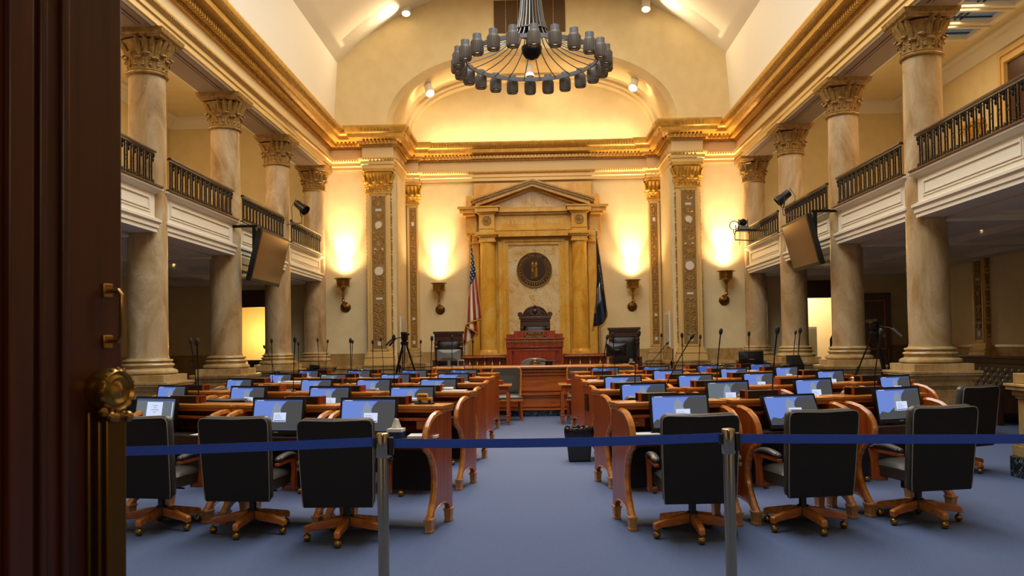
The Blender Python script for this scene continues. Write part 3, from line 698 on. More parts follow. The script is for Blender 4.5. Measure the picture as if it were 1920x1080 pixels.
# ================================================================ SPOTLIGHTS IN THE VAULT
def track(label, loc, aim, power, light_to=None):
    t = thing('spotlight', label, 'spotlight', loc, 0, 'white cylinder spotlights on the arches')
    d = (Vector(aim) - Vector(loc)).normalized(); q = d.to_track_quat('Z', 'Y').to_matrix().to_4x4()
    m = MB().merge(MB().lathe([(.1, -.2), (.12, -.19), (.12, .13), (.13, .14), (.13, .2), (.115, .2), (.11, .16)], 20), q); m.build('housing', m_white, t)
    m = MB().merge(MB().cyl((0, 0, .165), .105, .02, 20), q); m.build('lens', m_glow, t)
    m = MB(); m.tube([(0, 0, 0), (0, .05, .18)], .02, 6); m.box((0, .06, .2), (.12, .12, .04)); m.build('bracket', m_white, t)
    if power: spot('spotlight_beam', Vector(loc) + d * .26, light_to or aim, power * 1.6, WARM2, 110, 1.0, .06)
track('white spotlight on the left side of the outer arch', (-3.55, 24.2, 11.22), (-3.3, 22.9, 8.2), 150, (-5.2, 22.7, 9.9))
track('white spotlight on the right side of the outer arch', (3.33, 24.2, 11.16), (3.1, 22.9, 8.2), 150, (5.2, 22.7, 9.9))
track('white spotlight on the left side of the inner arch', (-3.02, 25.1, 9.13), (-2.6, 24.1, 7.8), 110, (-3.4, 25.6, 9.4))
track('white spotlight on the right side of the inner arch', (3.05, 25.1, 9.15), (2.6, 24.1, 7.8), 110, (3.4, 25.6, 9.4))
track('white spotlight at the crown of the inner arch, behind the chandelier', (-.03, 25.1, 9.62), (0, 24.2, 8.2), 90, (.3, 25.7, 9.8))
# cove light strips hidden on top of the cornice
area('door_fill_light', (.4, -1.6, 2.9), (math.radians(50), 0, 0), 1, 1, 20, WARM2)  # added fill light behind the camera, brightens the open door leaf
def cove(name, x, y0, y1, z, power, rot): return area(name, (x, (y0 + y1) / 2, z), rot, .06, y1 - y0, power, WARM2)
area('cove_back', (0, YR - .42, 7.80), (math.radians(150), 0, 0), 6.8, .06, 55, WARM2)
# ================================================================ CHANDELIER
CX, CY_, CZ = .04, 14.5, 6.39
t = thing('chandelier', 'large grey ring chandelier with ribbed downlights hung from flaring cables', 'chandelier', (CX, CY_, CZ), 0)
m = MB(); R = 1.13
m.lathe([(R - .012, -.035), (R + .012, -.035), (R + .012, .035), (R - .012, .035), (R - .012, -.035)], 72, close=False); m.build('ring', m_chand, t)
body = MB().lathe([(.088, -.13), (.095, -.14), (.1, -.13), (.1, .06), (.088, .09), (.07, .09), (.066, .185), (.01, .19)], 20, close=False)
for i in range(20):
    a = 2 * pi * i / 20; body.tube([(.1 * math.cos(a), .1 * math.sin(a), -.12), (.1 * math.cos(a), .1 * math.sin(a), .06)], .0085, 5)
body.tube([(-.16, 0, .075), (-.06, 0, .075)], .014, 6)
me_b = body.mesh('lamp_can', m_chand2)
cap_ = MB().lathe([(.05, .09), (.071, .09), (.071, .188), (.06, .193), (.001, .193)], 18, close=False).mesh('lamp_cap', m_chand)
rim = MB()
for r, z in ((.075, -.132), (.092, -.142)): rim.tube([(r * math.cos(a), r * math.sin(a), z) for a in [2 * pi * i / 20 for i in range(21)]], .005, 5)
me_r = rim.mesh('rim', m_steel)
gl = MB().cyl((0, 0, -.10), .06, .02, 16).mesh('bulb', m_glow3)
for i in range(24):
    a = 2 * pi * i / 24 + pi / 2 + .03
    def lk(me, nm, par):
        o = bpy.data.objects.new(nm, me); COL.objects.link(o); o.parent = par; return o
    o = lk(me_b, 'lamp_can', t); o.location = ((R + .15) * math.cos(a), (R + .15) * math.sin(a), -.075); o.rotation_euler = (0, 0, a)
    lk(cap_, 'lamp_cap', o); lk(me_r, 'rim', o); lk(gl, 'bulb', o)
for i in range(24):
    a = 2 * pi * (i + .5) / 24 + pi / 2; pts = []
    for j in range(17):
        f = j / 16; z = f ** 2 * 3.6 - .0; r = .12 + (R - .13) * (.8 * math.exp(-z * 6) + .2 * math.exp(-z * 1.3))
        pts.append((r * math.cos(a), r * math.sin(a), z))
    MB().tube(pts, .009, 5).build('cable', m_steel if False else m_chand, t) if False else MB().tube(pts, .0095, 5).build('cable', m_steel, t)
m = MB(); m.lathe([(.01, -.02), (.11, .02), (.165, .1), (.18, .19), (.175, .21), (.1, .23), (.09, .42), (.28, .44), (.3, .47), (.28, .5), (.05, .52), (.04, 3.6)], 32); m.build('hub', m_blackm, t)
m = MB(); m.cyl((0, 0, 3.4), .3, .1, 24); m.cyl((0, 0, 3.3), .035, 1.95, 10); m.build('ceiling_rose', m_chand, t)
for i in range(0, 24, 4):
    a = 2 * pi * i / 24; spot('chandelier_light', (CX + (R + .15) * math.cos(a), CY_ + (R + .15) * math.sin(a), CZ - .3), (CX + 1.6 * math.cos(a), CY_ + 1.6 * math.sin(a) - 2.5, 0), 240, WARM2, 80, .8, .08)
# ================================================================ AISLE DOWNLIGHTS + GALLERY DETAILS
dl = [(-8.35, 17.58), (-8.33, 19.2), (-8.38, 20.95), (8.34, 15.76), (8.44, 17.52), (8.5, 21.1)]
for i, (x, y) in enumerate(dl):
    nm = 'left' if x < 0 else 'right'; o_ = ['nearest', 'middle', 'farthest'][i % 3]
    t = thing('recessed_downlight', 'small recessed downlight in the %s aisle ceiling, %s of three' % (nm, o_), 'downlight', (x, y, 3.44), 0, 'recessed aisle downlights')
    MB().lathe([(.15, -.012), (.17, -.015), (.18, 0), (.15, 0)], 24, close=False).build('trim_ring', m_white, t)
    MB().cyl((0, 0, -.006), .15, .005, 24).build('lens', m_glow2, t)
    spot('downlight_beam', (x, y, 3.42), (x, y, 0), 36, WARM2, 120, .8, .1)
for s_, nm in ((-1, 'left'), (1, 'right')):
    t = thing('smoke_detector', 'small white smoke detector on the %s gallery ceiling' % nm, 'smoke detector', (s_ * 8.2 + (0 if s_ < 0 else -.1), 19.4, 8.3)); m = MB()
    m.lathe([(.09, 0), (.09, -.03), (.06, -.05), (.03, -.07), (.001, -.07)], 16, close=False); m.build('body', m_white, t)
for i, y in enumerate((16.9, 17.85, 18.8)):
    t = thing('skylight_panel', 'leaded glass ceiling panel in the right gallery, %s of three' % ['nearest', 'middle', 'farthest'][i], 'skylight', (9.15, y, 8.29), 0, 'leaded ceiling panels'); m = MB()
    for a in ((-.75, .75, -.42, -.33), (-.75, .75, .33, .42), (-.75, -.6, -.33, .33), (.6, .75, -.33, .33)): m.bb(a[0], a[1], a[2], a[3], -.14, .005)
    m.build('frame', m_trim, t)
    m = MB(); m.bb(-.6, .6, -.33, .33, -.03, -.01); m.build('glass', m_glassdk, t)
    m = MB()
    for x in (-.12, .0): m.bb(x - .015, x + .015, -.33, .33, -.05, -.03)
    for y2 in (-.2, .2): m.bb(-.6, .6, y2 - .012, y2 + .012, -.05, -.03)
    m.build('glazing_bars', m_blackm, t)
# tall cased door on the right gallery wall
m = MB(); X = 10.6
for e, q in ((0, .10), (.09, .06), (.18, .12)): 
    m.bb(X - q, X, 17.1 - .3 + e, 17.1 - .2 + e, 4, 7.75 - e); m.bb(X - q, X, 19.1 + .1 - e, 19.1 + .2 - e, 4, 7.75 - e); m.bb(X - q, X, 16.8 + e, 19.3 - e, 7.75 - e, 7.85 - e)
structure('door_1', m, m_goldlt)
structure('door_2', MB().bb(X - .03, X, 17.1, 19.1, 4, 7.6), m_woodd)
# ================================================================ DOORWAYS AT THE END OF THE AISLES
for s_, dx0, dx1, nm in ((-1, -8.75, -7.5, 'left'), (1, 7.75, 8.95, 'right')):
    m = MB()
    m.bb(dx0 - .12, dx0, 24.55, 24.85, 0, 3.15); m.bb(dx1, dx1 + .12, 24.55, 24.85, 0, 3.15); m.bb(dx0 - .12, dx1 + .12, 24.55, 24.85, 2.7, 3.2)
    structure('door_3' if s_ < 0 else 'door_4', m, m_woodd)
    m = MB(); m.bb(dx0 - .6, dx1 + .6, 27, 27.1, 0, 3.3); m.bb(dx0 - .7, dx0 - .6, 24.85, 27.1, 0, 3.3); m.bb(dx1 + .6, dx1 + .7, 24.85, 27.1, 0, 3.3); m.bb(dx0 - .7, dx1 + .7, 24.85, 27.1, 3.3, 3.4)
    structure('wall_room_' + nm, m, m_room)
point('left_room_lamp', (-8.55, 26.3, 1.9), 46, (1, .68, .22), .12)
point('right_room_lamp', (8.3, 26.0, 2.9), 75, (1, .88, .68), .15)
# low dark cabinet in the left doorway and grey locker in the right one
t = thing('low_cabinet', 'low dark cabinet in the left lit doorway', 'cabinet', (-8.15, 25.6, 0)); MB().bb(-.45, .45, -.25, .25, .08, 1.12).build('body', m_blackbox, t, bevel=.01); MB().bb(-.48, .48, -.28, .28, 1.12, 1.16).build('top', m_woodd, t, bevel=.005)
m = MB()
for x in (-.4, .4):
    for y in (-.2, .2): m.bb(x - .03, x + .03, y - .03, y + .03, 0, .08)
m.build('feet', m_woodd, t)
t = thing('metal_locker', 'grey metal locker beyond the right doorway', 'locker', (8.15, 26.2, 0)); MB().bb(-.35, .35, -.25, .25, 0, 1.9).build('body', m_locker, t, bevel=.01)
MB().bb(-.32, .32, -.27, -.25, .08, 1.85).build('door', m_locker, t, bevel=.004); MB().bb(-.06, .04, -.285, -.27, 1.74, 1.8).build('label_holder', m_white, t)
# open door leaf in the right aisle
t = thing('open_door_leaf', 'dark panelled door standing open at the right aisle end', 'door', (9.0, 24.5, 0), math.radians(-12)); m = MB(); m.bb(0, 1.05, -.05, 0, .02, 2.8); m.build('leaf', m_door, t)
m = MB()
for z0_, z1_ in ((.25, 1.0), (1.2, 2.6)):
    for a in ((.15, .19, z0_, z1_), (.86, .9, z0_, z1_), (.15, .9, z0_, z0_ + .04), (.15, .9, z1_ - .04, z1_)): m.bb(a[0], a[1], -.07, -.05, a[2], a[3])
m.build('panel_moulding', m_woodr, t); MB().tube([(.95, -.06, .9), (.95, -.1, .92), (.95, -.1, 1.2), (.95, -.06, 1.22)], .012, 6).build('handle', m_brass, t)
# ================================================================ DESKS
PROF = [(0, .10), (0, .94), (-.20, .94), (-.34, .935), (-.44, .915), (-.53, .868), (-.58, .81), (-.598, .75), (-.598, .70), (-.58, .665), (-.54, .65), (-.50, .625), (-.45, .57), (-.41, .50), (-.395, .42), (-.405, .33), (-.44, .24), (-.50, .15), (-.545, .10),
        (-.475, .10), (-.46, .135), (-.41, .16), (-.30, .18), (-.20, .18), (-.12, .16), (-.085, .135), (-.075, .10)]
EDGE = PROF[2:19]
def make_desk(W=.93):
    t = thing('senate_desk', 'x', 'desk'); h = W / 2
    for s_ in (-1, 1):
        a, b = sorted((s_ * h, s_ * (h - .045))); m = MB().prism(PROF, a, b); p = m.build('side_panel', m_wood, t, bevel=.003)
        m = MB().tube([(s_ * (h - .022), y, z) for y, z in EDGE], .027, 6); m.build('curved_edge', m_woodh, p)
        m = MB().tube([(s_ * h, y, z + .012) for y, z in PROF[19:]] , .006, 5); m.build('foot_bead', m_woodl, p)
        for y0, y1 in ((-.56, -.47), (-.085, 0)):
            m = MB(); yc = (y0 + y1) / 2; m.box((s_ * (h - .022), yc, .05), (.06, y1 - y0, .1), taper=.82); m.box((s_ * (h - .022), yc, .105), (.07, y1 - y0 + .012, .018)); m.box((s_ * (h - .022), yc, .012), (.058, (y1 - y0) * .95, .02)); m.build('foot', m_woodl, p, bevel=.003)
    m = MB(); m.bb(-h - .012, h + .012, -.26, .045, .97, 1.0); m.bb(-h - .006, h + .006, -.245, .03, .94, .97); m.build('ledge', m_woodh, t, bevel=.005)
    m = MB(); m.bb(-h + .04, h - .04, -.53, -.02, .725, .75); m.build('worktop', m_blackbox, t, bevel=.004)
    m = MB(); m.bb(-h + .04, h - .04, -.30, -.04, .875, .895); m.bb(-h + .04, h - .04, -.05, -.02, .25, .95); m.build('shelf_and_back', m_wood, t)
    m = MB(); m.bb(-h + .04, h - .04, -.55, -.53, .665, .75); m.build('apron', m_woodd, t)
    for s_ in (-1, 1):
        m = MB(); m.bb(min(s_ * (h - .06), s_ * (h - .22)), max(s_ * (h - .06), s_ * (h - .22)), -.27, -.06, .80, .87); d = m.build('drawer', m_wood, t, bevel=.003); MB().box((s_ * (h - .14), -.275, .835), (.05, .01, .02)).build('pull', m_brass, d)
    MB().bb(-h + .04, h - .04, -.2, -.17, .28, .73).build('modesty_panel', m_blackbox, t)
    return t
ORD = ['nearest', 'second', 'third', 'fourth', 'fifth']
SEAT = ['aisle seat', 'second seat from aisle', 'third seat from aisle', 'fourth seat from aisle']
def where(r, s, k): return '%s row from barrier, %s side, %s' % (ORD[r - 1], s, SEAT[k])
Y0R = [0, 7.4, 9.42, 11.45, 13.45, 15.45]; XS = [1.15, 2.1, 3.06, 4.04]
PXT = {('left', 1): [-1.32, -2.1, -3.31], ('left', 2): [-1.25, -2.15, -3.13, -4.19], ('left', 3): [-1.2, -2.05, -2.85, -4.06], ('left', 4): [-1.2, -2.09, -3.11, -4.07], ('left', 5): [-1.21, -2.08, -3.11, -4.14],
       ('right', 1): [1.15, 2.07, 3.07], ('right', 2): [1.11, 2.0, 2.98, 4.04], ('right', 3): [1.1, 2.03, 2.9, 3.98], ('right', 4): [None, 1.98, 3.03, 3.96], ('right', 5): [1.19, 2.08, 3.04, 4.06]}
def yrow(r, x): return Y0R[r] + x * x / 16
def rowpt(r, x, dy, dz):
    th = math.atan(x / 8); return (x - math.sin(th) * dy, yrow(r, x) + math.cos(th) * dy, dz), th
dk = make_desk(); used = False
for s, sg in (('left', -1), ('right', 1)):
    for r in range(1, 6):
        for k in range(3 if r == 1 else 4):
            x = sg * XS[k]; th = math.atan(x / 8); y = yrow(r, x)
            if k == 0: # the aisle desk turns a little more towards the rostrum
                x = sg * (1.10 if r > 1 else (1.165 if sg < 0 else 1.125)); th = sg * math.radians(13.5 if r > 1 else (13 if sg < 0 else 9.5))
            place(dk, used, (x, y, 0), th, 'curved cherry wood desk, ' + where(r, s, k), 'cherry wood desks in curved rows'); used = True
# ---- monitors
def make_screen(kind):
    m = MB(); w2, h2 = .232, .130; y = -.0185
    def quad(x0, x1, z0, z1, mi, d):
        m.mat(mi); m.add([(x0, y - d, z0), (x1, y - d, z0), (x1, y - d, z1), (x0, y - d, z1)], [(0, 1, 2, 3)])
    def poly(pts, mi, d): m.mat(mi); m.add([(p[0], y - d, p[1]) for p in pts], [tuple(range(len(pts)))])
    if kind == 'doc':
        quad(-w2, w2, -h2, h2, 5, 0); quad(-w2, w2, h2 - .02, h2, 6, .0004); quad(-.10, .09, -h2 + .01, h2 - .03, 3, .0008)
        for i, (a, b) in enumerate(((-.03, .03), (-.015, .02), (-.05, .05), (-.02, .02))): quad(a, b, .065 - i * .02, .069 - i * .02, 5, .0012)
        quad(.205, .215, -h2 + .02, h2 - .03, 3, .0008)
    else:
        base = 5 if kind == 'dim' else 0; quad(-w2, w2, -h2, h2, base, 0)
        poly([(-.232, -.13), (.232, -.13), (.232, .118), (.08, .118), (.045, .085), (.02, .03), (-.04, -.02), (-.13, -.075), (-.2, -.06), (-.232, -.09)], 1, .0004)
        poly([(-.06, -.06), (-.055, .035), (-.045, .055)] + [(-.012 + .036 * math.cos(a), .058 + .04 * math.sin(a)) for a in [pi - pi * i / 10 for i in range(11)]] + [(.03, .035), (.05, -.06)], 2, .0008)
        poly([(-.02, .095), (-.004, .095), (-.008, .115), (-.016, .115)], 2, .0009)
        quad(-w2, w2, h2 - .012, h2, 4, .0012); quad(-w2 + .02, -w2 + .09, h2 - .009, h2 - .004, 3, .0016)
        quad(-.035, .085, -.06, .02, 3, .002)
        quad(-.03, .08, -.055, -.047, 4, .0024)
        for i in range(3): quad(-.022, .03 + i * .01, -.004 - i * .014, -.0015 - i * .014, 4, .0024)
        quad(-w2 + .02, w2 - .02, -h2, -h2 + .004, 4, .0012)
    return m.mesh('screen', [s_sky2 if kind == 'dark' else s_sky, s_hill, s_dome, s_dlg, s_bar, s_dim, s_bar])
SC = {k: make_screen(k) for k in ('blue', 'dark', 'dim', 'doc')}
hb = MB(); hb.bb(-.25, .25, -.018, .018, -.165, .150); hb.bb(-.2, .2, .018, .04, -.12, .11)
me_house = hb.mesh('housing', m_black); 
sb = MB(); sb.bb(-.10, .10, -.02, .03, -.045, -.035); me_stand = MB().bb(-.12, .12, -.09, .09, 0, .012).bb(-.05, .05, .03, .06, .01, .2).mesh('stand', m_black)
lg = MB().bb(-.02, .02, -.0195, -.018, -.152, -.144).mesh('badge', m_silver)
def monitor(label, loc, rz, kind='blue', tilt=10):
    t = thing('monitor', label, 'monitor', loc, rz, 'desk monitors')
    def lk(me, nm, par):
        o = bpy.data.objects.new(nm, me); COL.objects.link(o); o.parent = par; return o
    lk(me_stand, 'stand', t); h = lk(me_house, 'housing', t); h.location = (0, -.02, .175); h.rotation_euler = (math.radians(-tilt), 0, 0)
    if tilt > 20: h.location = (0, -.05, .155)
    lk(SC[kind], 'screen', h); lk(lg, 'badge', h); return t
for (s, r), xs in PXT.items():
    sg = -1 if s == 'left' else 1
    for k, x in enumerate(xs):
        if x is None: continue
        kind = 'dim' if (s, r, k) in (('right', 2, 1), ('left', 4, 2)) else ('doc' if (s, r, k) == ('left', 1, 2) else ('dark' if r == 5 else 'blue')); tilt = 10
        lab = {'doc': 'monitor showing a white document page', 'dim': 'monitor with a dim grey screen', 'dark': 'monitor with dark blue login screen', 'blue': 'monitor with blue login screen'}[kind]
        if (s, r, k) == ('right', 1, 1): tilt = 30; lab = 'far tilted monitor'
        p, th = rowpt(r, x, -.36, .75)
        monitor(lab + ', ' + where(r, s, k), p, th * 1.0 + (-.02 if s == 'left' else .03) * 0, kind, tilt)
# ---- dark blocks on the ledges
bp_ = thing('desk_block', 'x', 'box'); MB().bb(-.17, .17, -.05, .05, 0, .068).build('body', m_blackbox, bp_, bevel=.003)
for s_ in (-1, 1): MB().bb(min(s_ * .17, s_ * .145), max(s_ * .17, s_ * .145), -.053, .053, 0, .072).build('end_strip', m_wood, bp_)
used = False
for (s, r), xs in PXT.items():
    for k, x in enumerate(xs):
        if x is None: x = 1.15
        xx = x + (.10 if s == 'left' else -.11); p, th = rowpt(r, xx, -.10, 1.0)
        place(bp_, used, p, th, 'dark ledge block, ' + where(r, s, k), 'low dark blocks on the desk ledges'); used = True
# ---- microphones
MIC = [('left', 1, -3.12, -3.13, 1.56), ('left', 2, -4.14, -4.2, 1.6), ('left', 2, -2.77, -2.75, 1.59), ('left', 2, -1.55, -1.55, 1.59), ('left', 3, -3.77, -3.78, 1.6), ('left', 3, -2.53, -2.53, 1.58), ('left', 3, -1.39, -1.37, 1.59), ('left', 4, -4.46, -4.62, 1.52), ('left', 4, -3.98, -3.98, 1.57), ('left', 4, -2.61, -2.61, 1.57), ('left', 4, -1.3, -1.29, 1.62),
       ('left', 5, -4.17, -4.19, 1.64), ('left', 5, -4.02, -3.98, 1.61), ('left', 5, -3.46, -3.44, 1.59), ('left', 5, -2.81, -2.85, 1.63), ('left', 5, -2.09, -2.08, 1.57), ('left', 5, -1.27, -1.26, 1.57), ('left', 5, -1.12, -1.11, 1.56),
       ('right', 1, 2.09, 2.14, 1.58), ('right', 1, 3.1, 3.17, 1.55), ('right', 2, 1.45, 1.72, 1.55), ('right', 2, 1.1, 1.15, 1.59), ('right', 2, 2.03, 2.08, 1.6), ('right', 2, 3.01, 3.05, 1.6), ('right', 3, .9, .97, 1.57), ('right', 3, 2.96, 2.97, 1.59), ('right', 3, 2.0, 2.0, 1.58), ('right', 4, 1.26, 1.24, 1.62), ('right', 4, 4.35, 4.4, 1.62), ('right', 4, 2.63, 2.66, 1.57), ('right', 5, 2.05, 2.39, 1.48), ('right', 5, 2.3, 2.32, 1.62)]
cnt = {}; tot = {}
for q in MIC: tot[q[:2]] = tot.get(q[:2], 0) + 1
MO = {('left', r): sorted([q[2] for q in MIC if q[:2] == ('left', r)]) for r in range(1, 6)}; MO.update({('right', r): sorted([q[2] for q in MIC if q[:2] == ('right', r)]) for r in range(1, 6)})
NTH = ['leftmost', 'second from left', 'third from left', 'fourth from left', 'fifth from left', 'sixth from left', 'rightmost']
for s, r, x, hx_, z in MIC:
    n_ = len(MO[s, r]); i = MO[s, r].index(x); pos = 'rightmost' if i == n_ - 1 and n_ > 1 else NTH[i]
    if n_ == 1: pos = 'its only one'
    bent = abs(hx_ - x) > .2
    t = thing('gooseneck_microphone', '%s microphone on %s desk row from barrier, %s side, %s' % ('bent gooseneck' if bent else 'upright gooseneck', ORD[r - 1], s, pos), 'microphone', (x, yrow(r, x) - .13, 1.0), 0, 'gooseneck microphones on the desks')
    H = z - 1.0; d = hx_ - x
    MB().lathe([(.028, 0), (.028, .01), (.012, .016), (.008, .04)], 12).build('base', m_black, t)
    pts = [(d * (f ** 1.6 if not bent else f ** 1.15), 0, .02 + (H - .05) * f) for f in [j / 10 for j in range(11)]]
    MB().tube(pts, [.0055] * 8 + [.007] * 3, 6).build('neck', m_blackm, t)
    e = Vector(pts[-1]); dv = (e - Vector(pts[-2])).normalized(); q = Matrix.Translation(e) @ dv.to_track_quat('Z', 'Y').to_matrix().to_4x4()
    m = MB().merge(MB().lathe([(.008, 0), (.011, .01), (.018, .015), (.021, .035), (.019, .06), (.008, .075)], 10), q); m.build('head', m_fabric, t)
# ================================================================ EXECUTIVE CHAIRS
def make_chair(scale_arms=True):
    t = thing('executive_chair', 'x', 'chair')
    for i in range(5):
        a = 2 * pi * i / 5 - pi / 2 + .0; m = MB()
        M4 = Matrix.Rotation(a, 4, 'Z')
        m.merge(MB().prism([(.03, .105), (.03, .175), (.12, .168), (.32, .125), (.335, .115), (.335, .075), (.32, .07), (.28, .082), (.12, .095)], -.022, .022, 'xz'), M4)
        lg_ = m.build('base_arm', m_woodh, t, bevel=.005)
        c = MB(); c.ball((.31 * math.cos(a), .31 * math.sin(a), .031), .031, 12, 8); c.cyl((.31 * math.cos(a), .31 * math.sin(a), .05), .008, .03, 8); c.build('caster', m_brass, lg_)
    m = MB(); m.cyl((0, 0, .085), .045, .1, 16); m.cyl((0, 0, .17), .03, .14, 14); m.cyl((0, 0, .29), .045, .05, 16); m.bb(-.13, .13, -.13, .15, .33, .36); m.tube([(.0, 0, .34), (.2, .02, .33)], .008, 6); m.cyl((-.08, .05, .27), .035, .07, 12); m.build('post', m_black, t)
    def cushion(x0, x1, y0, y1, z0, z1, puff, tilt=0):
        def g(u, v):
            x = x0 + (x1 - x0) * u; y = y0 + (y1 - y0) * v
            e = (1 - abs(2 * u - 1) ** 4) * (1 - abs(2 * v - 1) ** 4); return (x, y, z1 - puff + puff * e ** .6)
        c = MB(); c.grid(g, 12, 12); return c.bb(x0, x1, y0, y1, z0, z1 - puff)
    cushion(-.25, .25, -.20, .30, .36, .50, .05).build('seat', m_leathg, t, bevel=.01)
    # back: shell (rear face) + front cushion, slightly raked
    rk = Matrix.Translation((0, -.24, .30)) @ Matrix.Rotation(math.radians(7), 4, 'X')
    sh = [(-.265, 0), (.265, 0), (.272, .1), (.285, .55), (.285, .63), (.27, .66), (.24, .668), (0, .66), (-.24, .668), (-.27, .66), (-.285, .63), (-.285, .55), (-.272, .1)]
    MB().merge(MB().prism(sh, -.05, -.015, 'xz'), rk).build('back_shell', m_fabric, t, bevel=.006)
    m = MB().merge(MB().prism([(x * 1.0, z if z < .6 else z + .005) for x, z in sh], -.015, .06, 'xz'), rk); m.build('backrest', m_leathg, t, bevel=.028)
    m = MB().merge(MB().tube([(x, -.05, z) for x, z in sh[2:]] + [(-.265, -.05, .01)], .0045, 5), rk).merge(MB().tube([(.272, -.05, .1), (.265, -.05, .01)], .0045, 5), rk); m.build('piping', m_pipe, t)
    for s_ in (-1, 1):
        m = MB(); x = s_ * .31
        def g(u, v):
            uu = u * 2 * pi; y = -.22 + .36 * v; z = .615 - .05 * (1 - v) ** 2 * 0 + .02 * math.sin(v * pi) - (.03 * max(0, v - .8) * 5 * .5)
            return (x + .032 * math.cos(uu), y, z + .02 * math.sin(uu))
        m.grid(g, 10, 10); m.ball((x, .14, .60), .026, 8, 6, .7); m.ball((x, -.22, .615), .026, 8, 6, .7)
        m.build('arm_pad', m_leathg, t)
        m = MB().prism([(.12, .60), (.18, .585), (.15, .48), (.145, .34), (.07, .33), (.07, .42), (.09, .50), (.06, .59)], x - .016, x + .016); m.prism([(-.25, .59), (.1, .59), (.1, .57), (-.25, .565)], x - .018, x + .018)
        m.bb(min(x, s_ * .22), max(x, s_ * .22), .07, .14, .33, .36); m.build('arm_frame', m_wood, t, bevel=.004)
    return t
ch = make_chair(); used = False
CHP = [('left', 1, 0, (-1.47, 6.70), -.03), ('left', 1, 1, (-2.32, 7.0), -.10), ('left', 1, 2, (-3.16, 7.18), -.16), ('right', 1, 0, (1.22, 6.70), .03), ('right', 1, 1, (2.14, 6.93), .20), ('right', 1, 2, (3.15, 7.15), .22)]
rnd = random.Random(4)
for s in ('left', 'right'):
    for r in range(2, 6):
        for k in range(4):
            x = (-1 if s == 'left' else 1) * XS[k] + rnd.uniform(-.08, .08); p, th = rowpt(r, x, -.62 + rnd.uniform(-.06, .03), 0)
            if (s, r, k) == ('right', 2, 3): x = 4.35; p, th = rowpt(r, x, -.85, 0)
            CHP.append((s, r, k, (p[0], p[1]), th + rnd.uniform(-.12, .12)))
for s, r, k, p, a in CHP:
    place(ch, used, (p[0], p[1], 0), a, 'black leather swivel chair, ' + where(r, s, k), 'black leather swivel chairs at the desks'); used = True
# ================================================================ SMALL THINGS ON THE DESKS
def flat(name, label, cat, x, r, dy, z, w_, d_, h_, mat, rz=0, group=None):
    p, th = rowpt(r, x, dy, z); t = thing(name, label, cat, p, th + rz, group); MB().bb(-w_ / 2, w_ / 2, -d_ / 2, d_ / 2, 0, h_).build('sheets', mat, t); return t
for a in [('stack of loose white papers on the nearest left desk beside the tissue box', -.86, 1, -.43, .752, .24, .22, .02, .1), ('white paper on the nearest right desk at the aisle', .86, 1, -.43, .752, .22, .18, .008, 0),
          ('white papers on the ledge of the second left desk at the aisle', -.86, 2, -.12, 1.0, .26, .17, .012, 0), ('white papers on the ledge of the third right desk at the aisle', .83, 3, -.12, 1.0, .27, .17, .015, 0),
          ('white papers lying on the outer right end of the second desk row', 4.33, 2, -.12, 1.0, .2, .16, .012, 0), ('pale folder on the third left desk ledge between two monitors', -3.35, 3, -.12, 1.0, .34, .2, .03, .1),
          ('pale papers on the far end ledge of the fourth right desk', 3.45, 4, -.12, 1.0, .3, .16, .02, 0), ('note sheet on the nearest left desk between the outer chairs', -2.75, 1, -.45, .752, .2, .14, .004, .2)]:
    flat('paper_stack', a[0], 'paper', *a[1:8], m_paper, a[8])
p, th = rowpt(1, -1.07, -.47, .752); t = thing('tissue_box', 'blue and white tissue box on the nearest left desk', 'tissue box', p, th)
MB().bb(-.06, .06, -.06, .06, 0, .05).build('box', m_blue, t); MB().bb(-.062, .062, -.062, .062, .05, .075).build('lid', m_paper, t)
MB().grid(lambda u, v: ((u - .5) * .1 * (1 - v * .7), .01 * math.sin(9 * u) + .01, .07 + v * .09 - .02 * abs(u - .4)), 8, 6).build('tissue', m_paper, t, solid=.004)
p, th = rowpt(1, -.93, -.10, 1.0); t = thing('toy_school_bus', 'small yellow toy school bus on a dark stand, nearest left desk', 'toy', p, th)
m = MB(); m.bb(-.06, .03, -.022, .022, .026, .085); m.bb(-.055, .025, -.02, .02, .085, .09); m.bb(.03, .07, -.02, .02, .026, .055); m.build('body', m_yellow, t, bevel=.005)
m = MB()
for x in (-.035, .05):
    for y in (-.024, .014): m.cyl((x, y, .026), .012, .01, 12, 'y')
m.bb(-.06, .03, -.023, .023, .045, .048); m.bb(-.06, .03, -.023, .023, .037, .039); m.build('wheels_and_stripes', m_black, t)
m = MB()
for i in range(6): m.bb(-.056 + i * .014, -.046 + i * .014, -.0235, -.022, .06, .076)
m.build('windows', m_blackm, t); MB().prism([(-.075, -.035), (.075, -.035), (.09, 0), (.075, .03), (-.075, .03), (-.09, 0)], 0, .014, 'xy').build('stand', m_blackbox, t)
p, th = rowpt(2, -.96, -.06, 1.0); t = thing('notebook_stack', 'two pale notebooks stacked beside a block, second left desk', 'notebooks', p, th); MB().bb(-.07, .07, -.05, .05, 0, .02).build('notebook', m_pipe, t, bevel=.004); MB().bb(-.065, .07, -.05, .05, .021, .04).build('notebook', m_paper, t, bevel=.004)
t = thing('desk_plaque', 'small dark engraved plaque on the end panel of the third right desk row', 'plaque', (0, 0, 0))
th = math.radians(13.5); cx_, cy_ = 1.10, yrow(3, 1.15); t.location = (cx_ - math.cos(th) * .467 + math.sin(th) * .17, cy_ - math.sin(th) * .467 - math.cos(th) * .17, .62); t.rotation_euler = (0, 0, th - pi / 2)
MB().bb(-.07, .07, -.012, 0, 0, .22).build('plate', m_bronze, t, bevel=.003)
m = MB()
for i in range(7): m.bb(-.045 + (i % 3) * .006, .045 - (i % 2) * .01, -.014, -.012, .03 + i * .024, .038 + i * .024)
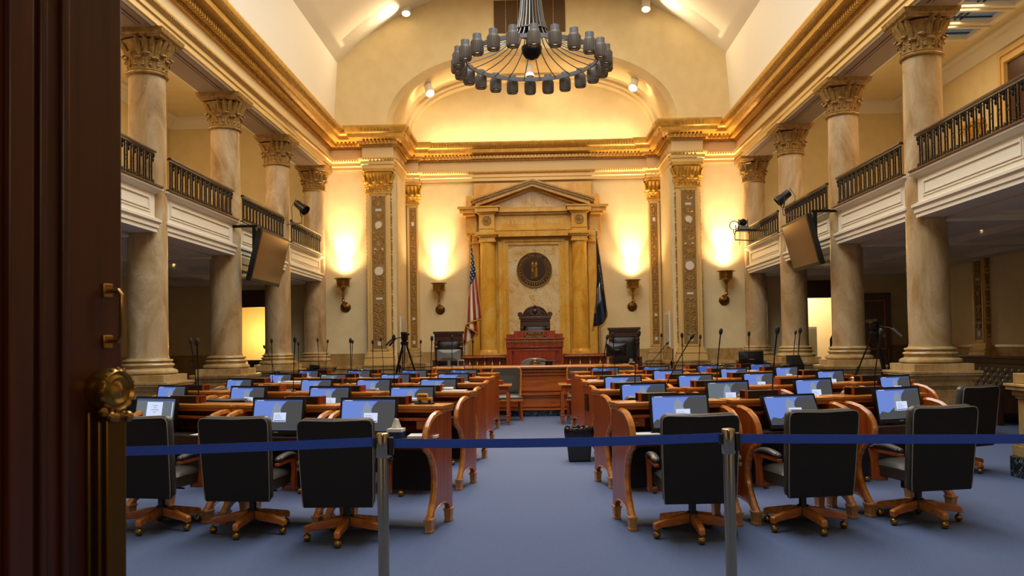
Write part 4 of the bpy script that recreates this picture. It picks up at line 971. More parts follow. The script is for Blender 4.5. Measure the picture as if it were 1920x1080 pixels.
m.build('engraved_lines', m_brass, t)
# blue balls / dark phone at row 3 far left
t = thing('blue_desk_camera', 'small blue and black device on the fourth left desk, far outer end', 'device', (-4.42, yrow(4, 4.42) - .1, 1.0)); MB().bb(-.04, .04, -.02, .02, 0, .1).build('case', m_black, t); MB().cyl((0, -.035, .06), .025, .015, 14, 'y').build('lens', m_bluedot, t)
# waste bin
t = thing('waste_bin', 'dark plastic waste bin with a black liner in the aisle, right side', 'bin', (.56, 10.98, 0))
m = MB(); m.add([(x * e, y * e * .8, z) for z, e in ((0, .135), (.36, .165)) for x, y in ((-1, -1), (1, -1), (1, 1), (-1, 1))], [(3, 2, 1, 0), (0, 1, 5, 4), (1, 2, 6, 5), (2, 3, 7, 6), (3, 0, 4, 7), (4, 5, 6, 7)]); m.build('bin_body', m_bin, t, bevel=.02)
def bag(u, v):
    a = u * 2 * pi; e = 1 / (abs(math.cos(a)) ** 6 + abs(math.sin(a)) ** 6) ** (1 / 6)
    w_ = .003 * math.sin(13 * a + 5 * v) + .005 * math.sin(29 * a + 2) ; lip = [.172, .176, .180, .182, .178, .172, .164, .156, .150, .146, .15, .14, .13][min(12, int(v * 12))]
    z = [.30, .33, .36, .39, .415, .43, .435, .425, .41, .38, .34, .30, .26][min(12, int(v * 12))] + .004 * math.sin(5 * a + 1) + .006 * math.sin(17 * a)
    return ((lip + w_) * math.cos(a) * e, (lip + w_) * math.sin(a) * e * .82, z)
MB().grid(bag, 96, 12).build('liner', m_bag, t, smooth=60)
# ================================================================ READING TABLES AND LEATHER SIDE CHAIRS BEFORE THE CLERK'S COUNTER
for s_, nm in ((-1, 'left'), (1, 'right')):
    t = thing('reading_table', 'small cherry table with bookrest beside the %s front desk row' % nm, 'table', (s_ * .90, 16.25, 0))
    m = MB(); m.bb(-.46, .46, -.32, .32, .72, .75); m.build('tabletop', m_woodh, t, bevel=.006)
    MB().bb(-.40, .40, -.27, .27, .60, .72).build('apron', m_wood, t); MB().bb(-.30, .30, -.2, .15, .75, .83).build('bookrest', m_woodr, t, bevel=.005)
    for x in (-.39, .39):
        for y in (-.26, .26):
            m = MB(); m.box((x, y, .4), (.06, .06, .4)); m.box((x, y, .17), (.08, .08, .03)); m.box((x, y, .11), (.065, .065, .1)); m.box((x, y, .035), (.055, .055, .07), taper=.8); m.build('leg', m_wood, t, bevel=.004)
    MB().bb(-.39, .39, -.02, .02, .13, .16).build('stretcher', m_wood, t)
def side_chair(label, loc, rz):
    t = thing('leather_side_chair', label, 'chair', loc, rz, 'leather side chairs at the clerk counter')
    m = MB(); P = [(-.27, .44), (-.29, .8), (-.29, .97), (-.27, 1.02), (-.2, 1.03), (.2, 1.03), (.27, 1.02), (.29, .97), (.29, .8), (.27, .44)]
    m.tube([(x, .22 + (z - .44) * .12, z) for x, z in P], .024, 8); m.build('back_frame', m_woodh, t)
    def g(u, v):
        x = (u - .5) * .5; z = .5 + v * .5; e = (1 - abs(2 * u - 1) ** 4) * (1 - abs(2 * v - 1) ** 4); return (x, .22 + (z - .44) * .12 - .05 * e ** .5, z)
    m = MB().grid(g, 12, 12); m.prism([(-.26, .46), (.26, .46), (.27, 1.01), (-.27, 1.01)], .225, .28, 'xz'); m.build('backrest', m_leathg, t)
    def g2(u, v): e = (1 - abs(2 * u - 1) ** 4) * (1 - abs(2 * v - 1) ** 4); return ((u - .5) * .56, -.28 + v * .5, .46 + .06 * e ** .5)
    MB().grid(g2, 12, 12).bb(-.28, .28, -.28, .22, .42, .46).build('seat', m_leathg, t)
    MB().bb(-.285, .285, -.285, .24, .38, .42).build('seat_rail', m_woodh, t, bevel=.006)
    for x in (-.25, .25):
        for y in (-.25, .22): m = MB().tube([(x, y, .4), (x * 1.0, y, .2), (x * 1.08, y * 1.08, .0)], [.03, .024, .016], 8); m.build('leg', m_wood, t)
    return t
side_chair('leather side chair with wooden frame left of the aisle before the counter', (-.55, 17.05, 0), .1)
side_chair('leather side chair with wooden frame before the counter, far left', (-1.75, 17.1, 0), -.1)
side_chair('leather side chair with wooden frame right of the aisle before the counter', (.92, 17.05, 0), -.1)
side_chair('leather side chair with wooden frame before the counter, far right', (1.75, 17.1, 0), .1)
# ================================================================ CLERK COUNTER
t = thing('clerk_counter', 'long curved cherry clerk counter facing the aisle, on dark marble kick', 'counter', (0, 17.8, 0))
def arc(off, n=24, X=2.1):
    return [(-X - off * .6 + (2 * X + off * 1.2) * i / n, .22 * ((2 * i / n - 1) ** 2) * 1.0 - off) for i in range(n + 1)]
def slab(off, z0_, z1_, X=2.1, back=.8):
    f = arc(off, X=X); return f + [(f[-1][0], back), (f[0][0], back)], z0_, z1_
def sl(m, *a, **k): p, a0, a1 = slab(*a, **k); m.prism(p, a0, a1, 'xy')
m = MB(); sl(m, .0, 0, .13); m.build('marble_kick', m_kick, t)
m = MB(); sl(m, -.02, .13, .96); sl(m, .03, .13, .17); sl(m, .035, .44, .475); sl(m, .01, .475, .49); m.build('body', m_woodc, t)
m = MB(); sl(m, .012, .20, .225); sl(m, .012, .40, .425); sl(m, .012, .53, .555); sl(m, .02, .86, .885); m.build('panel_moulding', m_woodc, t)
m = MB(); sl(m, .04, .93, .955); m.build('cream_fillet', m_woodl, t)
m = MB(); sl(m, .10, .985, 1.055); m.build('countertop', m_woodh, t, bevel=.025)
m = MB(); sl(m, .03, .955, .985); m.build('under_moulding', m_woodr, t)
# raised platform behind
structure('floor_dais', MB().bb(-2.9, 2.9, 19.4, 24.2, 0, .45), m_carpet)
# ---- rostrum
t = thing('rostrum', 'red mahogany speaker rostrum with name plates in front of the frontispiece', 'rostrum', (0, 21.6, .45))
z = -.45
m = MB(); m.bb(-.70, .70, -.2, .5, 0, 1.42 + z); m.bb(-.52, .52, -.26, -.2, 0, 1.35 + z); m.bb(-.58, .58, -.27, -.18, 1.335 + z, 1.37 + z); m.build('body', m_woodr, t, bevel=.006)
m = MB(); m.bb(-.73, .73, -.25, .5, 1.42 + z, 1.44 + z); m.bb(-.75, .75, -.28, .5, 1.62 + z, 1.66 + z); m.bb(-.72, .72, -.23, .5, 1.44 + z, 1.62 + z); m.build('cornice', m_woodr, t, bevel=.008)
m = MB()
for i in range(38): m.bb(-.72 + i * .038, -.70 + i * .038, -.26, -.22, 1.56 + z, 1.61 + z)
m.build('carved_band', m_woodl, t)
m = MB(); m.bb(-.71, .71, -.16, .4, 1.66 + z, 1.76 + z); m.bb(-.52, .52, -.18, .4, 1.66 + z, 1.84 + z); m.build('lectern_top', m_woodr, t, bevel=.006)
m = MB()
for x in (-.28, 0, .28): m.lathe([(.075, 0), (.075, .012), (.055, .014), (.05, .022), (.01, .026)], 20, (x, -.2, 1.50 + z - .02), 'y')
m.build('carved_disc', m_woodr, t)
MB().bb(-.215, .215, -.195, -.18, 1.735 + z, 1.82 + z).build('name_plate', m_brass, t); MB().bb(-.20, .20, -.2, -.19, 1.745 + z, 1.81 + z).build('plate_face', m_black, t)
text_mesh('ROBERT STIVERS', .05, 'lettering', m_goldlt, t, (0, -.202, 1.778 + z), (pi / 2, 0, 0), .002, sx=.9)
MB().bb(-.28, .28, -.275, -.26, 1.665 + z, 1.72 + z).build('title_plate', m_brass, t); MB().bb(-.27, .27, -.28, -.27, 1.672 + z, 1.713 + z).build('plate_face', m_black, t)
text_mesh('PRESIDENT OF THE SENATE', .036, 'lettering', m_goldlt, t, (0, -.282, 1.692 + z), (pi / 2, 0, 0), .002, sx=1.0)
MB().bb(-.27, .27, -.27, -.16, 1.661 + z, 1.667 + z).build('plate_shelf', m_woodr, t)
# wings of the rostrum with turned balusters
for s_, nm in ((-1, 'left'), (1, 'right')):
    t = thing('dais_balustrade', 'low mahogany balustrade with banded rail on the %s of the rostrum' % nm, 'balustrade', (s_ * 1.27, 21.7, .45)); w2 = .55
    m = MB(); m.bb(-w2, w2, -.1, .1, .77, .80); m.bb(-w2 - .02, w2 + .02, -.14, .12, .72, .77); m.build('rail', m_woodr, t, bevel=.006)
    m = MB()
    for i in range(32): m.bb(-w2 + .01 + i * .0345, -w2 + .028 + i * .0345, -.15, -.13, .73, .765)
    m.build('carved_band', m_woodl, t)
    MB().bb(-w2, w2, .02, .1, 0, .72).bb(-w2, w2, -.12, .1, 0, .36).build('back_panel', m_woodr, t)
    n = 5 if s_ < 0 else 4
    for i in range(n):
        x = -.38 + i * .76 / (n - 1)
        MB().lathe([(.045, .36), (.05, .40), (.03, .43), (.055, .48), (.06, .53), (.03, .6), (.018, .66), (.03, .70), (.02, .72)], 14, (x, -.06, 0)).build('baluster', m_brass, t)
# ---- tall carved chairs
def throne(label, loc, wd=.8, zt=1.9, crest=False):
    t = thing('carved_throne_chair', label, 'chair', loc, 0); zt -= loc[2]; h = wd / 2
    for s_ in (-1, 1):
        m = MB(); m.box((s_ * (h - .08), 0, (zt - .12) / 2), (.10, .09, zt - .12)); m.lathe([(.05, 0), (.065, .03), (.04, .08), (.06, .14), (.05, .17)], 12, (s_ * (h - .08), -.05, zt - .46)); m.build('post', m_woodd, t, bevel=.006)
    m = MB(); m.bb(-h, h, -.09, .06, zt - .07, zt); m.bb(-h + .03, h - .03, -.07, .05, zt - .12, zt - .07); m.bb(-h + .05, h - .05, -.05, .04, zt - .26, zt - .12)
    m.build('top_rail', m_woodd, t, bevel=.008)
    def g(u, v): e = (1 - abs(2 * u - 1) ** 4) * (1 - abs(2 * v - 1) ** 4); return ((u - .5) * (wd - .26), -.03 - .05 * e ** .5, .45 + (zt - .71) * v)
    MB().grid(g, 10, 10).bb(-h + .12, h - .12, -.03, .03, .42, zt - .26).build('backrest', m_leather, t)
    r = min(.13, wd * .18); MB().tube([(r * math.cos(a), -.088, zt - .48 + r * math.sin(a)) for a in [2 * pi * i / 24 for i in range(25)]], .004, 4).build('embossed_ring', m_leathg, t)
    MB().bb(-h + .1, h - .1, -.5, 0, .38, .46).build('seat', m_leather, t, bevel=.03)
    for s_ in (-1, 1):
        m = MB(); m.box((s_ * (h - .06), -.25, .66), (.08, .5, .05)); m.box((s_ * (h - .06), -.46, .33), (.07, .07, .66)); m.build('armrest', m_woodd, t, bevel=.008)
    if crest:
        m = MB(); P = []
        for i in range(17): a = pi * i / 16; P.append((-.30 * math.cos(a), zt + .02 + .24 * math.sin(a)))
        m.prism([(-h, zt), (-h, zt + .05)] + P + [(h, zt + .05), (h, zt)], -.06, .04, 'xz')
        m.tube([(-.31 * math.cos(pi * i / 16), -.06, zt + .02 + .25 * math.sin(pi * i / 16)) for i in range(17)], .025, 6)
        for s_ in (-1, 1): m.lathe([(.07, -.07), (.07, .04)], 14, (s_ * (h - .03), 0, zt + .06), 'y'); m.tube([(s_ * .1, -.08, zt + .05), (s_ * .18, -.09, zt + .12), (s_ * .24, -.08, zt + .05)], .02, 6)
        m.ball((0, -.07, zt + .14), .075, 10, 8); m.ball((0, -.05, zt + .27), .05, 8, 6)
        for i in range(7): m.ball((-.15 + i * .05, -.075, zt + .06), .022, 6, 4)
        m.build('carved_crest', m_woodd, t)
    return t
throne('speaker chair with arched carved crest behind the rostrum', (.02, 22.9, .45), .86, 2.24, True)
throne('tall square-backed carved chair left of the rostrum by the striped flag', (-2.3, 22.8, .45), .82, 1.88)
throne('tall square-backed carved chair right of the rostrum by the navy flag', (2.42, 23.2, .45), .88, 1.92)
# ================================================================ FLAGS
def flag(label, loc, H, kind, sg):
    t = thing('draped_flag', label, 'flag', loc)
    MB().lathe([(.18, 0), (.18, .03), (.08, .06), (.03, .09), (.02, .12)], 20).build('stand', m_brass, t)
    MB().cyl((0, 0, .1), .016, H - .1, 10).build('pole', m_woodd, t)
    if kind == 'us': MB().lathe([(.015, 0), (.02, .04), (.005, .06)], 8, (0, 0, H)).merge(MB().tube([(-.10, 0, .14), (-.05, 0, .17), (0, 0, .10), (.05, 0, .17), (.10, 0, .14)], .015, 5).ball((0, 0, .1), .03, 8, 6), Matrix.Translation((0, 0, H - .02))).build('eagle_finial', m_brass, t)
    else: MB().ball((0, 0, H + .05), .045, 10, 8).merge(MB().tube([(0, 0, .05), (-.05, 0, .12), (-.09, 0, .14)], .02, 5), Matrix.Translation((0, 0, H))).build('finial', m_silver, t)
    hoist = 1.5; ft = H - .1
    def P(u, v, off=0):
        lay = 0
        if kind == 'us':
            sv = v / .45 if v < .45 else (1 - (v - .45) / .25 * .75 if v < .7 else .25 + (v - .7) / .3 * .95)
            lay = 0 if v < .45 else (.05 * (v - .45) / .25 if v < .7 else .05 + .04 * (v - .7) / .3)
            x = (.50 * u ** .8) * (.5 - sv) + .04 * u
            z = ft - v * hoist * (1 - .55 * u) - u * 2.25 + .12 * math.sin(v * 4) * u
        else:
            x = (.40 * u ** .9) * (.45 - v) * 1.2 + .04 * u + .05 * math.sin(v * 8) * u
            z = ft - v * hoist * (1 - .55 * u) - u * 2.2 - .15 * math.sin(v * 5) * u
        y = -.05 - .06 * math.sin(v * 21 + u * 2) * (.25 + u) - .03 * math.sin(v * 37) * u
        return (x * sg, y - off + lay * (1 + u), z)
    nu, nv = 26, 52
    m = MB()
    for j in range(nv):
        for i in range(nu):
            u0, u1, v0, v1 = i / nu, (i + 1) / nu, j / nv, (j + 1) / nv
            if kind == 'us': mi = 2 if (u0 < .40 and v0 < 7 / 13) else int(v0 * 13) % 2
            else: mi = 3
            m.mat(mi); m.add([P(u0, v0), P(u1, v0), P(u1, v1), P(u0, v1)], [(0, 1, 2, 3)])
    import bmesh
    o = m.build('cloth', [m_red, m_whitec, m_blue, m_navy], t, solid=.006, smooth=80)
    b = bmesh.new(); b.from_mesh(o.data); bmesh.ops.remove_doubles(b, verts=b.verts, dist=.0004); b.to_mesh(o.data); b.free()
    f = MB(); f.tube([P(1, j / 40, .008) for j in range(41)], .022, 5); f.tube([P(i / 30, 1, .008) for i in range(31)], .012, 5); f.tube([P(i / 30, 0, .008) for i in range(31)], .012, 5); f.tube([(-.03 * sg, -.05, ft), (-.05 * sg, -.12, ft - .6), (-.07 * sg, -.14, ft - 1.6)], .012, 5); f.build('fringe', m_fringe, t)
    if kind == 'us':
        st = MB()
        for i in range(5):
            for j in range(6):
                x, y, z = P(.05 + i * .08, .04 + j * .085, .012); pts = []
                for q in range(10): a = pi / 2 + q * pi / 5; r = .026 if q % 2 == 0 else .011; pts.append((x + r * math.cos(a), z + r * math.sin(a)))
                st.prism(pts, y - .004, y, 'xz')
        st.build('stars', m_whitec, t)
    else:
        e = MB()
        for i in range(3): # emblem patch following the cloth
            e.grid(lambda u, v, i=i: P(.42 + u * .26, .30 + v * .22, .012), 6, 6)
            break
        e.build('emblem', m_silver, t, solid=.004)
        for i, c in enumerate('COMMONWEALTH'): 
            x, y, z = P(.28 + .03 * i, .16, .02); text_mesh(c, .10, 'letter', m_fringe, t, (x, y, z), (pi / 2, .2, 0), .003)
        for i, c in enumerate('OF KENTUCKY'):
            if c != ' ': x, y, z = P(.34 + .035 * i, .86, .02); text_mesh(c, .10, 'letter', m_fringe, t, (x, y, z), (pi / 2, pi / 2 - .2, 0), .003)
    return t
flag('draped red and white striped flag with starred blue canton, left of frontispiece', (-1.80, 24.7, .45), 4.15, 'us', 1)
flag('draped navy flag with gold fringe, right of frontispiece', (1.84, 24.7, .45), 4.25, 'ky', 1)
structure('floor_dais', MB().bb(-2.9, 2.9, 24.2, 26.2, 0, .45), m_wains)
# ================================================================ EQUIPMENT ON THE COUNTER
def backmon(name, label, loc, rz, w_=.42, h_=.30, mat=m_black, zs=.16):
    t = thing(name, label, 'monitor', loc, rz)
    m = MB(); m.bb(-w_ / 2, w_ / 2, -.02, .02, zs, zs + h_); m.build('housing', mat, t, bevel=.006)
    m = MB(); m.add([(x * w_ / 2 * e, -.02 - d, zs + h_ / 2 + z_ * h_ / 2 * e) for e, d in ((.95, 0), (.45, .05)) for x, z_ in ((-1, -1), (1, -1), (1, 1), (-1, 1))], [(4, 5, 6, 7), (0, 1, 5, 4), (1, 2, 6, 5), (2, 3, 7, 6), (3, 0, 4, 7)]); m.build('rear_cover', mat, t)
    MB().bb(-.03, .03, -.03, .03, 0, zs + .05).bb(-.12, .12, -.08, .08, 0, .015).build('stand', mat, t)
    MB().bb(-.05, .05, -.076, -.07, zs + h_ * .5, zs + h_ * .53).build('badge', m_silver, t); return t
backmon('clerk_monitor', 'black monitor seen from behind on the right end of the counter', (1.72, 18.05, 1.056), .05, .42, .28)
t = backmon('clerk_monitor', 'wide grey monitor seen from behind on the left end of the counter', (-1.82, 18.1, 1.056), 0, .50, .24, m_greyplastic, .12)
backmon('side_monitor', 'black monitor seen from behind beyond the right desk rows', (4.45, 17.7, .85), 0, .50, .34, m_black, .1)
t = thing('side_desk', 'dark wooden desk under the monitors beyond the right desk rows', 'desk', (4.62, 17.8, 0)); MB().bb(-.9, .9, -.35, .35, .82, .85).build('desktop', m_woodd, t, bevel=.006)
for x in (-.85, .85): MB().bb(x - .03, x + .03, -.33, .33, 0, .82).build('leg', m_woodd, t)
MB().bb(-.85, .85, -.02, .02, .3, .82).build('modesty_panel', m_woodd, t)
t = thing('printer', 'dark printer and small laptop stand on the side desk by the column', 'printer', (5.35, 17.75, .85)); MB().bb(-.16, .16, -.14, .14, 0, .16).build('body', m_black, t, bevel=.01); MB().prism([(-.14, .16), (.1, .16), (.12, .34), (.09, .34)], -.14, .14).build('raised_tray', m_black, t); MB().tube([(-.25, -.1, 0), (-.3, -.1, .14), (-.2, -.1, .16)], .012, 6).build('paper_guide', m_pipe, t)
t = thing('laptop_stand', 'shiny silver stand on the left end of the counter', 'stand', (-1.55, 17.95, 1.056)); MB().tube([(-.07, 0, 0), (-.06, 0, .13), (.06, 0, .13), (.07, 0, 0)], .014, 8).bb(-.2, .2, -.06, .1, 0, .012).build('frame', m_silver, t)
t = thing('desk_phone', 'small dark phone and cup near the right counter monitor', 'phone', (2.03, 17.95, 1.056)); MB().prism([(-.07, 0), (.07, 0), (.07, .05), (-.07, .02)], -.06, .06).build('body', m_black, t); MB().cyl((.0, .1, 0), .035, .11, 14).build('cup', m_silver, t)
t = thing('monitor_arm_table', 'low black flat stand in the middle of the counter', 'stand', (.30, 18.1, 1.056)); MB().prism([(-.2, -.1), (.2, -.1), (.24, .1), (-.16, .1)], .075, .095, 'xy').build('plate', m_black, t, bevel=.004); MB().cyl((0, 0, 0), .08, .075, 16).build('foot', m_black, t)
def seal_chair(label, loc, w_=.5, zt=.98, mat=m_leathg):
    t = thing('seal_chair', label, 'chair', loc, 0, None); h = w_ / 2
    P = [(-h, .45), (-h, zt - .14)] + [(-h * math.cos(a), zt - .14 + .14 * math.sin(a)) for a in [pi * i / 12 for i in range(1, 12)]] + [(h, zt - .14), (h, .45)]
    MB().prism(P, 0, .07, 'xz').build('backrest', mat, t, bevel=.015)
    z = zt - .13; m = MB(); m.tube([(.1 * math.cos(a), -.004, z + .1 * math.sin(a)) for a in [pi * 2 * i / 24 for i in range(25)]], .012, 5); m.tube([(.05 * math.cos(a), -.004, z + .05 * math.sin(a)) for a in [pi * 2 * i / 16 for i in range(17)]], .01, 5)
    for i in range(10): a = 2 * pi * i / 10; m.ball((.075 * math.cos(a), -.004, z + .075 * math.sin(a)), .012, 5, 4)
    m.build('gold_seal', m_brass, t)
    MB().bb(-h, h, -.45, 0, .40, .48).build('seat', mat, t, bevel=.02); MB().cyl((0, -.22, .08), .035, .33, 12).build('post', m_black, t)
    m = MB()
    for i in range(5): a = 2 * pi * i / 5; m.tube([(0, -.22, .09), (.28 * math.cos(a), -.22 + .28 * math.sin(a), .06)], .018, 6); m.ball((.28 * math.cos(a), -.22 + .28 * math.sin(a), .03), .028, 8, 6)
    m.build('base', m_black, t); return t
seal_chair('black chair with gold seal on its back, beyond the left desk rows', (-3.55, 17.3, 0), .6, 1.07)
seal_chair('black chair with gold seal on its back, beyond the right desk rows', (3.76, 17.3, 0), .6, 1.07)
seal_chair('grey chair with gold seal showing above the centre of the counter', (0, 19.1, 0), .62, 1.2, m_greyplastic)
t = thing('side_easel', 'dark leaning case standing beyond the left desk rows', 'case', (-4.6, 17.5, 0)); MB().merge(MB().bb(-.1, .1, -.05, .05, 0, 1.15), Matrix.Rotation(.06, 4, 'Y')).build('case', m_black, t, bevel=.01); MB().bb(.06, .16, -.05, .05, 0, 1.08).build('strap', m_fabric, t)
# ================================================================ WALL SCREENS
def tv(label, xt, xb, y0, y1, zt, zb, s_):
    t = thing('wall_screen', label, 'television', ((xt + xb) / 2, (y0 + y1) / 2, (zt + zb) / 2), 0, None)
    L = y1 - y0; H_ = math.hypot(zt - zb, xb - xt); tl = math.atan2(abs(xb - xt), zt - zb)
    q = Matrix.Rotation(s_ * -pi / 2, 4, 'Z') @ Matrix.Rotation(tl, 4, 'X')
    m = MB().merge(MB().bb(-L / 2, L / 2, 0, .10, -H_ / 2, H_ / 2), q); m.build('housing', m_black, t, bevel=.008)
    m = MB().merge(MB().bb(-L / 2 + .05, L / 2 - .05, -.006, .0, -H_ / 2 + .07, H_ / 2 - .05), q); m.build('screen', m_tv, t)
    for k in (-.45, .45):
        m = MB().bb(min(0, s_ * .5), max(0, s_ * .5), k * L - .02, k * L + .02, H_ / 2 + .02, H_ / 2 + .07); m.bb(min(s_ * .03, s_ * .10), max(s_ * .03, s_ * .10), k * L - .03, k * L + .03, 0, H_ / 2 + .05); m.build('hanging_bracket', m_blackm, t)
    return t
tv('tilted wall screen hung on the left gallery front', -5.35, -5.6, 16.7, 18.6, 3.88, 2.84, -1)
tv('tilted wall screen hung on the right gallery front', 5.3, 5.55, 16.6, 18.3, 3.94, 2.95, 1)
def stage_light(label, loc, aim, lens=m_blackm, glow=False, s_=1):
    t = thing('stage_light', label, 'stage light', loc, 0, None); d = Vector(aim).normalized(); q = d.to_track_quat('Z', 'Y').to_matrix().to_4x4()
    MB().merge(MB().lathe([(.06, -.2), (.09, -.18), (.095, -.02), (.12, .08), (.125, .15), (.115, .15), (.11, .1)], 18), q).build('can', m_black, t)
    MB().merge(MB().cyl((0, 0, .10), .105, .02, 18), q).build('lens', lens, t)
    m = MB(); m.tube([(0, -.13, .0), (0, -.14, -.14), (0, -.05, -.22), (0, .05, -.22), (0, .14, -.14), (0, .13, 0)], .012, 6); m.build('yoke', m_black, t)
    MB().tube([(0, 0, -.22), (0, 0, -.38), (s_ * .5, .1, -.40)], .016, 6).build('arm', m_steel, t)
    b = q @ Vector((0, 0, -.2)); MB().tube([b, (b.x, b.y - .02, b.z + .08), (b.x + s_ * .12, b.y, b.z - .1), (b.x + s_ * .1, b.y, b.z - .5)], .007, 5).build('cable', m_black, t); return t
stage_light('black stage light on the left gallery before the farthest bay', (-5.55, 20.3, 4.88), (.55, -.25, -.45), s_=-1)
stage_light('black stage light above the right wall screen', (5.55, 19.0, 4.66), (-.6, .1, -.5), s_=1)
stage_light('round-faced lit stage light beside the camera, far right gallery', (5.42, 23.0, 4.6), (-.35, -1, -.05), m_glow3, s_=1)
t = thing('video_camera', 'small dome video camera on a bracket at the far right gallery', 'camera', (5.62, 22.9, 4.47)); MB().bb(-.13, .13, -.1, .1, 0, .1).build('base', m_greyplastic, t, bevel=.01)
MB().ball((0, 0, .2), .1, 14, 10).build('head', m_black, t); MB().cyl((-.02, -.12, .2), .055, .05, 16, 'y').build('lens', m_blackm, t); MB().bb(-.2, .65, -.12, .12, -.04, -.005).build('bracket', m_black, t)
for s_ in (-1, 1): MB().bb(s_ * .11 - .015, s_ * .11 + .015, -.06, .06, .08, .28).build('fork', m_greyplastic, t)
# ================================================================ TRIPODS
def tripod(label, loc, rz, H=1.8, spread=.5, handles=((1, .3), (1, .15))):
    t = thing('camera_tripod', label, 'tripod', loc, rz)
    MB().lathe([(.07, H - .3), (.09, H - .27), (.09, H - .22), (.05, H - .2), (.075, H - .17), (.08, H - .06), (.03, H - .05)], 16).build('head', m_black, t)
    MB().box((0, 0, H - .02), (.12, .34, .05)).box((.02, 0, H - .05), (.18, .12, .05)).build('camera_plate', m_black, t, bevel=.008)
    for i in range(3):
        a = 2 * pi * i / 3 + .5; c, s = math.cos(a), math.sin(a); m = MB()
        for d in (-.02, .02): m.tube([(.05 * c - d * s, .05 * s + d * c, H - .3), (spread * .55 * c - d * s, spread * .55 * s + d * c, H * .45)], .014, 6)
        m.tube([(spread * .45 * c, spread * .45 * s, H * .55), (spread * c, spread * s, .02)], .018, 6); m.ball((spread * c, spread * s, .02), .025, 8, 6); m.ball((spread * .55 * c, spread * .55 * s, H * .45), .035, 8, 6)
        m.tube([(0, 0, H * .42), (spread * .55 * c, spread * .55 * s, H * .45)], .011, 6); m.build('leg', m_blackm, t)
    for dx, dy in handles:
        m = MB(); m.tube([(0, .1 * dy, H - .1), (dx * .22, dy * .4, H - .14), (dx * .28, dy * .5, H - .2)], .01, 6); m.build('pan_bar', m_steel, t)
        m = MB(); m.tube([(dx * .26, dy * .48, H - .16), (dx * .40, dy * .62, H - .30)], .022, 8); m.build('grip', m_greyplastic if loc[0] > 0 else m_black, t)
    return t
tripod('black video tripod standing left of the clerk counter', (-2.95, 19.3, 0), 0, 1.82, .5, ((-1, .5), (-1, -.3)))
tripod('black video tripod between the right columns', (6.05, 15.35, 0), .2, 1.84, .62, ((1, .5), (1, -.3)))
# ================================================================ SUIT JACKET, BENCH, NEWEL
t = thing('suit_jacket', 'dark navy suit jacket hanging on a stand by the right doorway', 'jacket', (8.1, 22.6, 0))
def jk(u, v):
    a = u * 2 * pi; z = .88 + .88 * v
    rx = .25 + .03 * (1 - v) - (.20 * max(0, v - .82) / .18 if v > .82 else 0) + .0; ry = .14 - (.06 * max(0, v - .8) / .2 if v > .8 else 0)
    return (rx * math.cos(a) * (1 + .03 * math.sin(7 * a)), ry * math.sin(a), z)
MB().grid(jk, 28, 18).build('body', m_navycoat, t, solid=.01, smooth=60)
for s_ in (-1, 1): MB().tube([(s_ * .2, 0, 1.68), (s_ * .29, 0, 1.5), (s_ * .31, -.02, 1.25), (s_ * .30, -.04, 1.0)], [.07, .075, .065, .055], 10).build('sleeve', m_navycoat, t)
for s_ in (-1, 1): MB().prism([(0, 1.25), (s_ * .08, 1.5), (s_ * .1, 1.62), (s_ * .04, 1.72), (s_ * .02, 1.5)], -.16, -.13, 'xz').build('lapel', m_navycoat, t)
MB().cyl((0, 0, 0), .02, 1.85, 10).lathe([(.22, 0), (.22, .03), (.03, .06)], 20).tube([(-.2, 0, 1.68), (0, 0, 1.78), (.2, 0, 1.68)], .015, 6).build('stand', m_woodd, t)
t = thing('tufted_bench', 'black button-tufted leather bench against a dark screen, far right', 'bench', (8.35, 15.9, 0), 0)
def tf(u, v):
    y = -1.1 + 2.2 * u; z = .48 + .52 * v; a = math.cos(y * 2 * pi / .22) ; b = math.cos(z * 2 * pi / .2 ); q = math.cos((y / .22 + z / .2) * pi) * math.cos((y / .22 - z / .2) * pi)
    return (.02 - .035 * abs(q) ** .6 + .12 * v, y, z)
MB().grid(tf, 110, 30).bb(.1, .2, -1.1, 1.1, .42, 1.0).build('tufted_back', m_leathg, t, smooth=80)
MB().bb(-.5, .08, -1.1, 1.1, .34, .48).build('seat', m_leathg, t, bevel=.04)
MB().bb(-.48, .14, -1.08, 1.08, .2, .34).build('seat_rail', m_woodd, t)
for y in (-1.14, 1.14): m = MB(); m.bb(-.52, .16, y - .05, y + .05, .6, .68); m.bb(-.52, -.42, y - .05, y + .05, 0, .62); m.bb(.06, .16, y - .05, y + .05, 0, .62); m.bb(-.5, .1, y - .02, y + .02, .2, .62); m.build('arm', m_woodd, t, bevel=.01)
t = thing('wooden_screen', 'low dark wooden screen behind the tufted bench', 'screen', (8.62, 16.2, 0)); MB().bb(-.03, .03, -1.8, 2.2, 0, 1.1).build('panel', m_woodd, t); MB().bb(-.07, .07, -1.85, 2.25, 1.1, 1.15).build('cap_rail', m_woodd, t, bevel=.01)
t = thing('marble_newel', 'marble newel post with moulded cap at the far right edge', 'post', (5.50, 9.05, 0)); m = MB()
MB().bb(-.37, .37, -.37, .37, 0, .22).build('base', m_kick, t, bevel=.008)
for z0_, z1_, h in ((.22, .34, .35), (.34, .38, .33), (.38, .84, .30), (.84, .87, .32), (.87, .93, .34), (.93, .97, .385), (.97, 1.0, .40), (1.0, 1.11, .33)): m.bb(-h, h, -h, h, z0_, z1_)
m.build('shaft', m_ped, t, bevel=.006)
